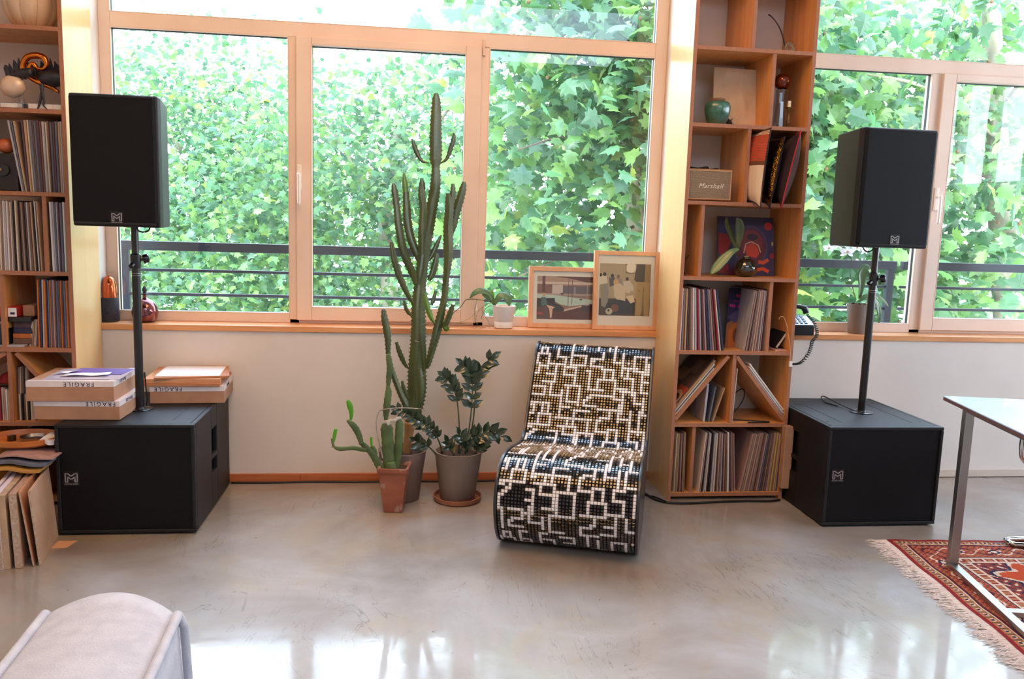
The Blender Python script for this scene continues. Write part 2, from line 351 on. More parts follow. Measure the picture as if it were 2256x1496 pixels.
# five-lobed plane leaf outline, tip at +Y, stalk at origin
_o = [(0, 0), (.16, -.06), (.42, .02), (.30, .14), (.56, .34), (.36, .40), (.40, .58), (.20, .60), (0, 1.0)]
OUT = _o+[(-x, y) for x, y in reversed(_o[1:-1])]
OUTV = np.array([(x, y, -.22*abs(x)-.12*y*y) for x, y in OUT]); MID = np.array([[0, .36, .03]])
LV = np.vstack([OUTV, MID]); LV[:, 1] -= .4
LT = [(i, (i+1) % 16, 16) for i in range(16)]
_s = [(0, 0), (.45, .0), (.32, .2), (.5, .45), (.2, .55), (0, 1), (-.2, .55), (-.5, .45), (-.32, .2), (-.45, 0)]
LV2 = np.array([(x, y-.4, -.2*abs(x)) for x, y in _s]+[(0, -.05, .03)]); LT2 = [(i, (i+1) % 10, 10) for i in range(10)]
leafmesh = []
for m in LEAFM:
    me = bpy.data.meshes.new('leaf'); me.from_pydata([tuple(v) for v in LV], [], LT); me.materials.append(m); leafmesh.append(me)
def rotmats(nn, up):
    """random leaf frames: normals lean mostly to the sky, tips hang outwards"""
    nrm = RNG.normal(size=(nn, 3))*.62+np.array(up); nrm /= np.linalg.norm(nrm, axis=1)[:, None]
    tip = RNG.normal(size=(nn, 3))+np.array([0, -.2, -.7]); tip -= nrm*(tip*nrm).sum(1)[:, None]; tip /= np.linalg.norm(tip, axis=1)[:, None]
    side = np.cross(tip, nrm); return np.stack([side, tip, nrm], axis=2)
def tree(label, trunk, rad, blobs, nl, size, cl, branches, up=(0, -.55, .75), crad=.38, small=False, weights=(5, 5, 3, 4, .35), nballs=0, singles=300):
    r = thing('plane_tree', label, 'tree', trunk[0], 0, 'plane trees outside')
    MB().tube(catmull(trunk, 5), interp(rad, 5), 12).build('trunk', BARK, r, smooth='full')
    for br in branches:
        MB().tube(catmull(br[1:], 5), interp(list(np.linspace(br[0], br[0]*.3, len(br)-1)), 5), 8).build('branch', TWIG if br[0] < .04 else BARK, r, smooth='full')
    vol = np.array([b_[1][0]*b_[1][1]*b_[1][2] for b_ in blobs]); vol = vol/vol.sum(); P = []
    nc = max(1, nl//cl)
    for k in range(nc):
        b_ = blobs[RNG.choice(len(blobs), p=vol)]
        d = RNG.normal(size=3); d /= np.linalg.norm(d); c0 = np.array(b_[0])+d*np.array(b_[1])*RNG.uniform(.15, 1)**(1/2.2)
        P.append(c0+RNG.normal(size=(cl, 3))*crad*np.array([1, 1, .7]))
    P = np.vstack(P); P = P[P[:, 1] > 1.25]; N = len(P); F = rotmats(N, up); sz = size*RNG.uniform(.6, 1.15, N)
    ci = RNG.choice(5, N, p=np.array(weights)/sum(weights))
    # the nearest leaves inside the view become parts one by one
    D = P-np.array(CAM); df = D@np.array(_f); px = 1128+FPX*(D@np.array(RR))/df; py = 748-FPX*(D@np.array(UU))/df
    vis = (px > 235) & (px < 2300) & (py > -20) & (py < 730) & ~((px > 1490) & (px < 1760))
    rank = np.argsort(np.where(vis, df/sz, 1e9))[:singles]; one = np.zeros(N, bool); one[rank] = True
    loc0 = Vector(trunk[0])
    for i in rank:
        o = bpy.data.objects.new('leaf', leafmesh[ci[i]]); C.objects.link(o); o.parent = r
        m3 = Matrix([list(F[i][a]) for a in range(3)]).to_4x4()
        o.matrix_local = Matrix.Translation(Vector(P[i])-loc0) @ m3 @ Matrix.Scale(sz[i], 4)
    idx = np.where(~one)[0]; lv, lt = (LV2, LT2) if small else (LV, LT); lt = np.array(lt); nv = len(lv)
    V = np.einsum('nij,vj->nvi', F[idx], lv)*sz[idx][:, None, None]+P[idx][:, None, :]-np.array(trunk[0])
    T = (lt[None]+(np.arange(len(idx))*nv)[:, None, None]).reshape(-1, 3)
    me = bpy.data.meshes.new('foliage'); me.vertices.add(V.shape[0]*nv); me.vertices.foreach_set('co', V.reshape(-1))
    me.loops.add(len(T)*3); me.loops.foreach_set('vertex_index', T.reshape(-1).astype(np.int32))
    me.polygons.add(len(T)); me.polygons.foreach_set('loop_start', (np.arange(len(T))*3).astype(np.int32)); me.polygons.foreach_set('loop_total', np.full(len(T), 3, np.int32))
    for m in LEAFM: me.materials.append(m)
    me.polygons.foreach_set('material_index', np.repeat(ci[idx], len(lt)).astype(np.int32)); me.update(calc_edges=True); me.validate()
    o = bpy.data.objects.new('foliage', me); C.objects.link(o); o.parent = r; o['kind'] = 'stuff'
    for k in range(nballs):
        i = rank[RNG.integers(len(rank))]; q = P[i]+np.array([RNG.uniform(-.1, .1), -.12, -.1])
        bm_ = MB(); bm_.lathe([(.0, -.019), (.012, -.015), (.018, -.006), (.019, .004), (.013, .014), (0, .019)], q, 10); bm_.tube([q+np.array([0, 0, .017]), q+np.array([.01, .01, .10])], .0015, 4)
        bm_.build('seed_ball', BALL, r, smooth='full')
    return r
def p3(px, py, Y): return tuple(onY(px, py, Y))
# near tree behind the right half of window 1
tree('large plane tree with big lobed leaves behind the picture frames', [p3(1440, 1700, 5.0), p3(1420, 900, 5.0), p3(1400, 480, 5.0), p3(1380, 200, 5.1), p3(1330, -150, 5.2)], [.17, .13, .11, .09, .06],
     [((2.1, 4.9, 1.4), (1.55, 1.6, 2.7)), ((3.3, 5.0, 2.6), (1.5, 1.7, 2.2)), ((1.9, 4.6, 3.3), (1.4, 1.2, 1.2))], 6600, .20, 11,
     [(.045, p3(1390, 330, 5), p3(1290, 190, 4.6), p3(1215, 110, 4.3), p3(1150, 60, 4)), (.035, p3(1400, 420, 5), p3(1500, 300, 4.4), p3(1600, 180, 4)), (.02, p3(1385, 300, 4.8), p3(1250, 300, 4.0), p3(1140, 330, 3.6)), (.02, p3(1395, 500, 4.8), p3(1250, 560, 4.0), p3(1120, 620, 3.6))], nballs=16, singles=300)
tree('plane tree with a pale mottled trunk beyond the right-hand railing', [p3(2260, 1700, 5.4), p3(2236, 900, 5.4), p3(2215, 600, 5.4), p3(2190, 200, 5.4), p3(2180, -200, 5.5)], [.26, .2, .17, .12, .08],
     [((5.2, 5.6, 1.5), (1.9, 1.9, 2.8)), ((6.6, 6.0, 2.2), (1.9, 2., 2.6)), ((4.3, 5.2, 2.0), (1.2, 1.4, 2.4))], 6600, .215, 11,
     [(.04, p3(2195, 300, 5.3), p3(2060, 200, 4.8), p3(1900, 160, 4.3)), (.02, p3(2200, 400, 5.0), p3(2000, 330, 4.2), p3(1880, 350, 3.9)), (.03, p3(2200, 250, 5.3), p3(2300, 100, 5.))], nballs=18, singles=300)
# mid-distance tree behind the cactus
tree('plane tree with a leaning grey limb behind the middle window light', [p3(900, 1500, 10.5), p3(870, 800, 10.5), p3(850, 500, 10.5), p3(880, 250, 10.6)], [.22, .17, .13, .07],
     [((-.9, 10.5, 1.3), (2.5, 2.0, 2.9)), ((1.0, 10.0, 2.1), (2.0, 1.8, 2.5)), ((-2.6, 10.8, .2), (2.2, 1.6, 2.5))], 12500, .155, 16,
     [(.05, p3(850, 500, 10.4), p3(760, 330, 10), p3(700, 250, 9.5)), (.05, p3(850, 430, 10.4), p3(960, 280, 10), p3(1050, 150, 9.6))], crad=.42, small=True, singles=300)
tree('plane tree with a forked grey trunk behind the left loudspeaker', [p3(590, 1400, 14), p3(560, 800, 14), p3(545, 560, 14), p3(500, 350, 14)], [.26, .2, .15, .08],
     [((-5.0, 14, 1.8), (3.3, 2.2, 3.5)), ((-8.4, 14.5, 1.9), (2.8, 2.2, 3.4)), ((-3.0, 13.6, .9), (2.3, 1.8, 3.0))], 20000, .165, 16,
     [(.08, p3(545, 600, 14), p3(470, 500, 13.8), p3(430, 420, 13.5)), (.07, p3(470, 520, 13.6), p3(560, 430, 13.4), p3(640, 330, 13)), (.06, p3(400, 330, 13.6), p3(330, 250, 13.4), p3(280, 220, 13)), (.05, p3(520, 350, 13.2), p3(560, 240, 13.), p3(620, 205, 13))], crad=.5, small=True, singles=300)

# ================================================================== LOUDSPEAKERS
GRL = mat('black_grille', (9, 9, 12), .6, bump=.05, spec=.22)
gn = GRL.node_tree.nodes; gl = GRL.node_tree.links
tx = gn.new('ShaderNodeTexCoord'); mp = gn.new('ShaderNodeMapping'); mp.inputs['Rotation'].default_value = (0, PI/4, 0); vo = gn.new('ShaderNodeTexVoronoi'); vo.inputs['Scale'].default_value = 170; vo.inputs['Randomness'].default_value = 0
gl.new(tx.outputs['Object'], mp.inputs[0]); gl.new(mp.outputs[0], vo.inputs[0]); bp_ = gn.new('ShaderNodeBump'); bp_.inputs['Strength'].default_value = .5; bp_.inputs['Distance'].default_value = .002
gl.new(vo.outputs['Distance'], bp_.inputs['Height']); gl.new(bp_.outputs[0], gn['Principled BSDF'].inputs['Normal'])
BADGE = mat('silver_badge_print', (168, 166, 170), .4, metal=.4, bump=.01)
BADGB = mat('badge_black', (12, 12, 14), .35, bump=.01)
def badge(parent, x, z, y, s, root):
    """black plate carrying the silver outlined M mark; faces -Y; coordinates in root space"""
    pl = MB().box(x-s*.62, x+s*.62, y-.0012, y+.003, z-s*.62, z+s*.62).build('badge', BADGB, parent, local=True)
    m = MB(); t = s*.085; yy = (y-.0022, y-.0010)
    pts = [(-.46, -.30), (-.46, .42), (-.30, .42), (0, .20), (.30, .42), (.46, .42), (.46, -.30), (.28, -.30), (.28, .14), (0, -.08), (-.28, .14), (-.28, -.30)]
    P = [(x+a*s, z+b_*s) for a, b_ in pts]
    for a, b_ in zip(P, P[1:]+P[:1]):
        d = Vector((b_[0]-a[0], b_[1]-a[1])); L = d.length; d /= L; q = Vector((-d.y, d.x))*t*.5; e = d*t*.4
        m.prism([(a[0]-e.x+q.x, a[1]-e.y+q.y), (b_[0]+e.x+q.x, b_[1]+e.y+q.y), (b_[0]+e.x-q.x, b_[1]+e.y-q.y), (a[0]-e.x-q.x, a[1]-e.y-q.y)], *yy)
    m.build('emblem', BADGE, pl, local=True)
    t_ = text(pl, 'MARTIN AUDIO', s*.15, (0, 0, 0), (PI/2, 0, 0), BADGE, spacing=1.0); t_.location = (x, y-.0016, z-s*.47)
def speaker(label, cx, fy, z0, h, wf, dp, rz):
    r = thing('loudspeaker', label, 'loudspeaker', (cx, fy+dp*.5, z0), rz, 'top loudspeakers on poles')
    f = -dp*.5; wb = wf*.66
    def sec(w_): return [(-w_*.5, f+.004), (w_*.5, f+.004), (w_*.5, f+.045), (wb*.5, -f), (-wb*.5, -f), (-w_*.5, f+.045)]
    MB().prism(sec(wf), 0, h, 'z').build('cabinet', BLK, r, local=True, bevel=.008)
    gm = MB(); gw = wf*.5-.004; gp = [(-gw, f+.006), (-gw, f-.002), (-gw+.012, f-.010), (gw-.012, f-.010), (gw, f-.002), (gw, f+.006)]
    gm.prism(gp, .018, h-.014, 'z'); gm.build('grille', GRL, r, local=True, bevel=.002)
    MB().box(-gw+.01, gw-.01, f-.011, f, .010, .019).box(-gw+.01, gw-.01, f-.011, f, h-.015, h-.006).build('grille_trim', BLKP, r, local=True, bevel=.001)
    badge(r, .006, .038, f-.010, .042, r)
    MB().lathe([(.030, -.004), (.030, 0)], (0, 0, 0), 20).build('pole_socket', BLKP, r, local=True)
    return r
speaker('black loudspeaker on the pole in front of the left bookshelf panel', -1.228, -.605, 1.318, .548, .358, .33, math.radians(-2))
speaker('black loudspeaker on the pole in front of the window with the white orchid', 2.262, -.635, 1.325, .553, .372, .35, math.radians(1.5))

def sub(label, x0, x1, yf, yb, h, rz=0):
    cx = (x0+x1)/2; cy = (yf+yb)/2; r = thing('subwoofer', label, 'subwoofer', (cx, cy, 0), rz, 'subwoofers on the floor')
    W2, D2 = (x1-x0)/2, (yb-yf)/2; z0 = .008
    # cabinet with real recessed handle pockets: solid prism cut by a boolean-free frame of slabs on each side
    b_ = MB(); t = .022
    b_.box(-W2+t, W2-t, -D2+.03, D2, z0, h)
    for s in (-1, 1):
        xs = sorted((s*W2, s*(W2-t)))
        ya, yb_, yc, yd = -D2+.03, -.035, .075, D2
        b_.box(xs[0], xs[1], ya, yb_, z0, h); b_.box(xs[0], xs[1], yc, yd, z0, h)
        b_.box(xs[0], xs[1], yb_, yc, .385, h); b_.box(xs[0], xs[1], yb_, yc, .240, .262); b_.box(xs[0], xs[1], yb_, yc, z0, .175)
    b_.box(-W2, W2, -D2, -D2+.03, h-.016, h); b_.box(-W2, W2, -D2, -D2+.03, z0, z0+.016)
    b_.box(-W2, -W2+.016, -D2, -D2+.03, z0+.016, h-.016); b_.box(W2-.016, W2, -D2, -D2+.03, z0+.016, h-.016)
    b_.build('cabinet', BLK, r, local=True, bevel=.004)
    MB().box(-W2+.014, W2-.014, -D2+.004, -D2+.026, z0+.014, h-.014).build('grille', GRL, r, local=True, bevel=.005)
    badge(r, -W2+.060, .253, -D2+.004, .052, r)
    g = MB()
    for s in (-.62, .62):
        x = s*W2; g.box(x-.0022, x+.0022, -D2+.09, D2-.16, h+.0001, h+.0012); g.box(x-.05*(1 if s > 0 else 1), x, D2-.164, D2-.16, h+.0001, h+.0012)
    g.build('top_groove', GASK, r, local=True)
    sc_ = MB()
    for x in (-W2+.05, W2-.05):
        for y in (-D2+.12, D2-.12): sc_.lathe([(.006, 0), (.006, .0015), (.003, .002)], (x, y, h), 10)
    sc_.build('screw', BLKP, r, local=True)
    for x in (-W2+.06, W2-.06):
        for y in (-D2+.07, D2-.07): MB().lathe([(.014, 0), (.016, .008)], (x, y, 0), 12).build('foot', RUB, r, local=True)
    return r
sub('black subwoofer under the cardboard boxes on the left', -1.470, -.903, -.735, -.045, .488)
sub('black subwoofer between the right bookshelf and the table', 1.963, 2.540, -.770, -.115, .488)

def pole(label, x, y, z0, z1, kz, left):
    r = thing('speaker_pole', label, 'pole', (x, y, z0), 0, 'speaker poles')
    MB().lathe([(.058, .0), (.058, .004), (.052, .006), (.026, .006), (.024, .012), (0, .012)], (x, y, z0), 28).build('mounting_flange', BLKP, r, smooth=True)
    MB().tube([(x, y, z0+.006), (x, y, kz)], .0185, 20).build('lower_tube', BLKP, r, smooth=True)
    MB().tube([(x, y, kz), (x, y, z1+.0)], .0155, 20).build('upper_tube', BLKP, r, smooth=True)
    MB().lathe([(.0215, -.03), (.0225, -.025), (.0225, .03), (.018, .034)], (x, y, kz), 20).build('collar', BLKP, r, smooth=True)
    s = -1 if left else 1
    k = MB(); a = Vector((x, y, kz)); d = Vector((.85, -.4, .12)).normalized() if not left else Vector((.8, .5, .25)).normalized()
    k.tube([a+d*.018, a+d*.030], .006, 10); k.tube([a+d*.030, a+d*.036, a+d*.052, a+d*.056], [.016, .021, .021, .017], 16)
    kk = k.build('knob', BLKP, r, smooth=True); MB().tube([a+d*.0562, a+d*.0575], [.010, .009], 14).build('knob_cap', WHT if not left else CHR, kk, smooth=True)
    k = MB(); d2 = Vector((-.8, -.5, -.45)).normalized() if not left else Vector((-.2, -.95, -.5)).normalized()
    k.tube([a+d2*.018, a+d2*.032], .005, 8); k.tube([a+d2*.03, a+d2*.048], [.012, .010], 12); k.build('lock_pin', BLKP, r, smooth=True)
    MB().tube([(x, y, kz-.055), (x, y, kz-.053)], .0190, 20).tube([(x, y, kz-.064), (x, y, kz-.0625)], .0190, 20).build('marker_ring', BRU, r, smooth=True)
pole('black steel pole rising from the boxed subwoofer to the left loudspeaker', -1.212, -.440, .488, 1.317, 1.165, True)
pole('black steel pole rising from the subwoofer beside the table', 2.296, -.455, .488, 1.324, 1.165, False)

# ================================================================== MOSAIC CHAIR
# white strokes of the mosaic in tile units: first row, first column, last row, last column
STROKES = [
    (112, 0, 113, 0), (109, 3, 109, 6), (101, 1, 104, 1), (101, 1, 101, 3), (101, 3, 104, 3), (104, 1, 104, 3), (95, 4, 101, 4), (96, 2, 96, 4), (97, 0, 101, 0), (97, 0, 97, 1), (93, 1, 97, 1), (93, 0, 93, 1), (100, 7, 104, 7), (100, 7, 100, 9),
    (109, 8, 109, 8), (93, 10, 100, 10), (93, 10, 93, 14), (97, 4, 97, 10), (90, 7, 97, 7), (90, 3, 90, 7), (85, 6, 90, 6), (85, 6, 85, 10), (93, 4, 93, 7), (97, 12, 113, 12), (97, 13, 97, 16), (113, 13, 113, 14), (101, 14, 101, 15), (96, 10, 96, 14),
    (89, 14, 97, 14), (88, 0, 88, 4), (85, 4, 88, 4), (85, 0, 85, 4), (89, 11, 89, 16), (83, 12, 89, 12), (83, 12, 83, 16), (83, 16, 89, 16), (81, 10, 87, 10), (82, 0, 82, 6), (81, 0, 81, 1), (104, 16, 107, 16), (109, 16, 109, 20), (104, 21, 106, 21),
    (104, 25, 106, 25), (113, 24, 113, 29), (109, 26, 109, 28), (99, 27, 113, 27), (99, 28, 99, 30), (109, 31, 109, 36), (94, 30, 103, 30), (99, 32, 99, 32), (102, 35, 102, 39), (97, 34, 102, 34), (95, 38, 102, 38), (102, 39, 102, 39), (95, 39, 99, 39), (100, 23, 103, 23),
    (100, 19, 100, 22), (99, 20, 100, 20), (97, 19, 99, 19), (97, 19, 97, 23), (101, 13, 101, 16), (97, 17, 101, 17), (97, 14, 97, 17), (95, 18, 95, 19), (89, 19, 95, 19), (96, 23, 96, 27), (92, 24, 96, 24), (92, 27, 96, 27), (92, 23, 92, 27), (88, 22, 92, 22),
    (88, 19, 88, 24), (86, 28, 92, 28), (86, 23, 86, 27), (97, 31, 97, 35), (93, 32, 97, 32), (93, 31, 93, 34), (87, 34, 93, 34), (89, 28, 89, 32), (82, 31, 89, 31), (88, 30, 88, 35), (84, 35, 88, 35), (96, 34, 96, 38), (95, 37, 95, 39), (88, 37, 95, 37),
    (92, 38, 92, 39), (88, 37, 88, 39), (86, 20, 86, 24), (85, 20, 86, 20), (85, 19, 85, 20), (84, 19, 85, 19), (84, 18, 84, 19), (82, 18, 84, 18), (82, 18, 82, 22), (85, 28, 85, 31), (84, 35, 84, 38), (83, 38, 86, 38), (83, 30, 83, 31), (82, 16, 89, 16),
    (78, 1, 81, 1), (78, 0, 78, 1), (79, 4, 81, 4), (78, 6, 81, 6), (78, 3, 78, 7), (74, 3, 78, 3), (74, 7, 78, 7), (74, 0, 74, 7), (73, 0, 73, 1), (72, 2, 72, 3), (71, 1, 71, 2), (70, 0, 70, 1), (67, 0, 70, 0), (77, 10, 82, 10),
    (81, 10, 81, 13), (77, 9, 77, 14), (74, 13, 77, 13), (74, 10, 74, 16), (74, 15, 80, 15), (80, 15, 80, 17), (71, 12, 74, 12), (71, 12, 71, 16), (77, 16, 77, 18), (72, 7, 72, 10), (65, 10, 72, 10), (69, 7, 69, 10), (67, 16, 74, 16), (65, 17, 72, 17),
    (54, 0, 54, 0), (47, 0, 47, 2), (40, 3, 48, 3), (40, 0, 40, 3), (40, 4, 52, 4), (40, 5, 40, 8), (29, 9, 46, 9), (30, 10, 30, 14), (37, 11, 50, 11), (37, 11, 37, 14), (36, 14, 51, 14), (51, 9, 51, 13), (34, 0, 36, 0), (36, 0, 36, 5),
    (31, 1, 36, 1), (31, 0, 31, 1), (31, 4, 36, 4), (31, 4, 31, 7), (31, 6, 36, 6), (28, 3, 31, 3), (29, 7, 31, 7), (34, 10, 34, 12), (38, 19, 40, 19), (40, 20, 43, 20), (43, 20, 43, 22), (35, 18, 38, 18), (35, 18, 35, 23), (33, 15, 33, 19),
    (30, 15, 33, 15), (50, 17, 57, 17), (48, 18, 48, 21), (77, 30, 83, 30), (80, 31, 83, 31), (80, 16, 80, 20), (81, 23, 81, 29), (78, 27, 80, 27), (78, 24, 78, 27), (77, 23, 77, 24), (73, 23, 77, 23), (73, 23, 73, 27), (77, 16, 77, 21), (71, 20, 77, 20),
    (72, 17, 72, 22), (66, 17, 72, 17), (64, 22, 72, 22), (75, 34, 81, 34), (78, 30, 78, 33), (73, 37, 81, 37), (80, 37, 80, 39), (81, 38, 84, 38), (74, 34, 74, 37), (70, 34, 74, 34), (70, 34, 70, 37), (66, 37, 70, 37), (74, 37, 74, 39), (65, 39, 73, 39),
    (74, 27, 74, 30), (69, 27, 74, 27), (69, 27, 69, 30), (69, 30, 74, 30), (64, 31, 69, 31), (65, 26, 69, 26), (65, 24, 65, 26), (65, 28, 65, 30), (66, 32, 66, 34), (63, 35, 66, 35), (63, 38, 65, 38), (46, 21, 52, 21), (46, 20, 46, 21), (42, 22, 48, 22),
    (42, 20, 42, 22), (44, 23, 44, 26), (43, 26, 52, 26), (49, 27, 49, 29), (47, 29, 49, 29), (54, 22, 54, 26), (34, 31, 48, 31), (46, 31, 46, 33), (46, 33, 52, 33), (37, 34, 46, 34), (38, 35, 38, 37), (34, 37, 42, 37), (34, 37, 34, 39), (46, 36, 54, 36),
    (45, 37, 45, 39), (52, 37, 52, 39), (40, 27, 40, 30), (31, 30, 37, 30), (34, 23, 34, 29), (31, 27, 34, 27), (32, 34, 34, 34), (32, 36, 34, 36), (35, 21, 35, 22), (27, 0, 27, 7), (25, 3, 30, 3), (27, 7, 30, 7), (26, 0, 26, 1), (25, 2, 25, 3),
    (24, 1, 24, 2), (23, 0, 23, 1), (19, 0, 23, 0), (19, 0, 19, 1), (12, 1, 19, 1), (19, 3, 19, 7), (16, 7, 19, 7), (16, 4, 16, 7), (15, 4, 16, 4), (13, 3, 15, 3), (13, 3, 13, 7), (25, 8, 25, 10), (18, 10, 25, 10), (22, 8, 22, 10),
    (15, 9, 20, 9), (18, 8, 18, 10), (15, 9, 15, 12), (29, 10, 30, 10), (27, 13, 30, 13), (27, 10, 27, 15), (24, 12, 27, 12), (24, 12, 24, 15), (28, 15, 31, 15), (30, 16, 30, 20), (25, 20, 30, 20), (20, 16, 27, 16), (20, 13, 20, 16), (25, 17, 25, 22),
    (18, 17, 25, 17), (18, 22, 25, 22), (18, 16, 18, 22), (12, 15, 18, 15), (12, 16, 12, 19), (13, 13, 17, 13), (4, 12, 11, 12), (11, 12, 11, 14), (8, 13, 8, 16), (4, 16, 8, 16), (0, 6, 11, 6), (11, 7, 11, 8), (7, 6, 7, 9), (4, 9, 7, 9),
    (7, 1, 10, 1), (10, 1, 10, 3), (7, 3, 10, 3), (7, 1, 7, 3), (4, 0, 7, 0), (4, 4, 7, 4), (4, 4, 4, 9), (10, 18, 10, 22), (7, 22, 10, 22), (7, 19, 7, 21), (30, 27, 33, 27), (31, 24, 31, 27), (30, 24, 31, 24), (30, 30, 33, 30),
    (31, 30, 31, 33), (28, 34, 33, 34), (27, 36, 34, 36), (28, 37, 28, 39), (26, 23, 30, 23), (26, 23, 26, 26), (27, 27, 27, 30), (23, 27, 27, 27), (23, 30, 27, 30), (23, 26, 23, 31), (19, 26, 23, 26), (19, 24, 19, 31), (19, 31, 23, 31), (16, 28, 19, 28),
    (15, 27, 16, 27), (15, 24, 15, 27), (12, 24, 15, 24), (12, 25, 12, 29), (6, 26, 12, 26), (4, 27, 4, 29), (24, 33, 27, 33), (27, 33, 27, 36), (24, 33, 24, 36), (20, 36, 24, 36), (20, 31, 20, 36), (13, 34, 20, 34), (16, 31, 16, 33), (13, 30, 13, 33),
    (20, 39, 26, 39), (15, 37, 19, 37), (15, 37, 15, 39), (4, 29, 10, 29), (4, 29, 4, 32), (4, 33, 10, 33), (10, 33, 10, 37), (4, 37, 10, 37), (10, 39, 10, 39), (2, 38, 4, 38)]
NR, NC = 114, 40
PROF = [(.035, .012), (-.03, .028), (-.08, .07), (-.122, .14), (-.140, .215), (-.130, .28), (-.097, .333), (-.035, .372), (.05, .388), (.15, .381), (.28, .362), (.38, .350), (.44, .352), (.488, .375), (.53, .425), (.59, .518), (.66, .622), (.733, .715), (.775, .752), (.82, .770), (.87, .766), (.90, .735)]
cw = .6046; crz = math.radians(-18.61)
ch = thing('mosaic_lounge_chair', 'black S-shaped lounge chair covered in black and white mosaic tiles', 'chair', (.411, -.878, 0), crz)
DN = catmull(PROF, 24); DN = [(p.x, p.y) for p in DN]
sa = [0]
for a, b_ in zip(DN, DN[1:]): sa.append(sa[-1]+math.dist(a, b_))
PL = sa[-1]
def pat(s):
    s = min(max(s, 0), PL-1e-6); i = max(j for j in range(0, len(sa)-1, 1) if sa[j] <= s) if False else int(np.searchsorted(sa, s, 'right')-1)
    i = min(i, len(DN)-2); t = (s-sa[i])/(sa[i+1]-sa[i]); a, b_ = DN[i], DN[i+1]
    tx_, tz_ = b_[0]-a[0], b_[1]-a[1]; L = math.hypot(tx_, tz_); return (a[0]+tx_*t, a[1]+tz_*t), (tx_/L, tz_/L), (-tz_/L, tx_/L)
# outward normal = left of travel direction is towards -v side: for travel up the nose the outside is -v
MAR = .014; PIT_ = (cw-2*MAR)/NC
SHELL = mat('chair_black_lacquer', (26, 26, 32), .36, bump=.04, bscale=200, coat=.3, col2=(30, 30, 36), scale=6)
GROUT = mat('dark_grout', (24, 20, 20), .9, bump=.3, bscale=400)
TB = mat('black_glazed_tile', (20, 17, 20), .12, bump=.01, spec=1.0)
TW = mat('white_glazed_tile', (236, 230, 230), .2, bump=.01, spec=.5, coat=.3)
def outline(off, n=110):
    P = []
    for k in range(n+1):
        p, tg, nm = pat(PL*k/n); P.append((p[0]+nm[0]*off, p[1]+nm[1]*off))
    return P
def side_poly(off):
    P = outline(off)
    return P+[(.915, .715), (.885, .690), (.80, .60), (.70, .46), (.60, .29), (.50, .13), (.42, .045), (.34, .010), (.20, .0), (.06, .0)]
for x0 in (0, cw-.0125):
    m = MB(); P = side_poly(.009); m.prism([(p[0], p[1]) for p in P], x0, x0+.0125, 'x'); m.build('side_panel', SHELL, ch, local=True, bevel=.003, smooth=False)
m = MB(); P = side_poly(-.004); m.prism(P, .0125, cw-.0125, 'x'); m.build('seat_shell', GROUT, ch, local=True)
tb, tw = MB(), MB(); pr = random.Random(3)
grid = [[0]*NC for _ in range(NR)]
for a, b_, c, d in STROKES:
    for i in range(a, c+1):
        for j in range(b_, d+1): grid[i][j] = 1
for r_ in range(54, 64):
    for c in range(NC): grid[r_][c] |= grid[r_-34][c]
g_ = .00075
for r_ in range(NR):
    s0_, s1_ = PL*r_/NR+g_, PL*(r_+1)/NR-g_
    (a, _, na), (b_, _, nb_) = pat(s0_), pat(s1_); (a2, _, na2), (b2, _, nb2) = pat(s0_+.0022), pat(s1_-.0022); hh = .0032
    for c in range(NC):
        x0 = MAR+c*PIT_+g_; x1 = x0+PIT_-2*g_; tt = pr.uniform(-.0003, .0003); h1 = hh+pr.uniform(-.0003, .0003)
        vs = [(x0, a[0], a[1]), (x1, a[0], a[1]), (x1, b_[0], b_[1]), (x0, b_[0], b_[1])]
        q = .0024
        A = (a2[0]+na2[0]*(h1+tt), a2[1]+na2[1]*(h1+tt)); B_ = (b2[0]+nb2[0]*(h1-tt), b2[1]+nb2[1]*(h1-tt))
        vs += [(x0+q, *A), (x1-q, *A), (x1-q, *B_), (x0+q, *B_)]
        (tw if grid[r_][c] else tb).add(vs, [(4, 5, 6, 7), (0, 1, 5, 4), (1, 2, 6, 5), (2, 3, 7, 6), (3, 0, 4, 7)])
for m, mt, lb in ((tb, TB, 'black glazed mosaic tiles'), (tw, TW, 'white glazed mosaic tiles forming maze-like strokes')):
    o = m.build('mosaic_tiles', mt, ch, local=True); o['kind'] = 'stuff'; o['label'] = lb
MB().box(.05, cw-.05, .08, .30, 0, .012).build('base_runner', RUB, ch, local=True)

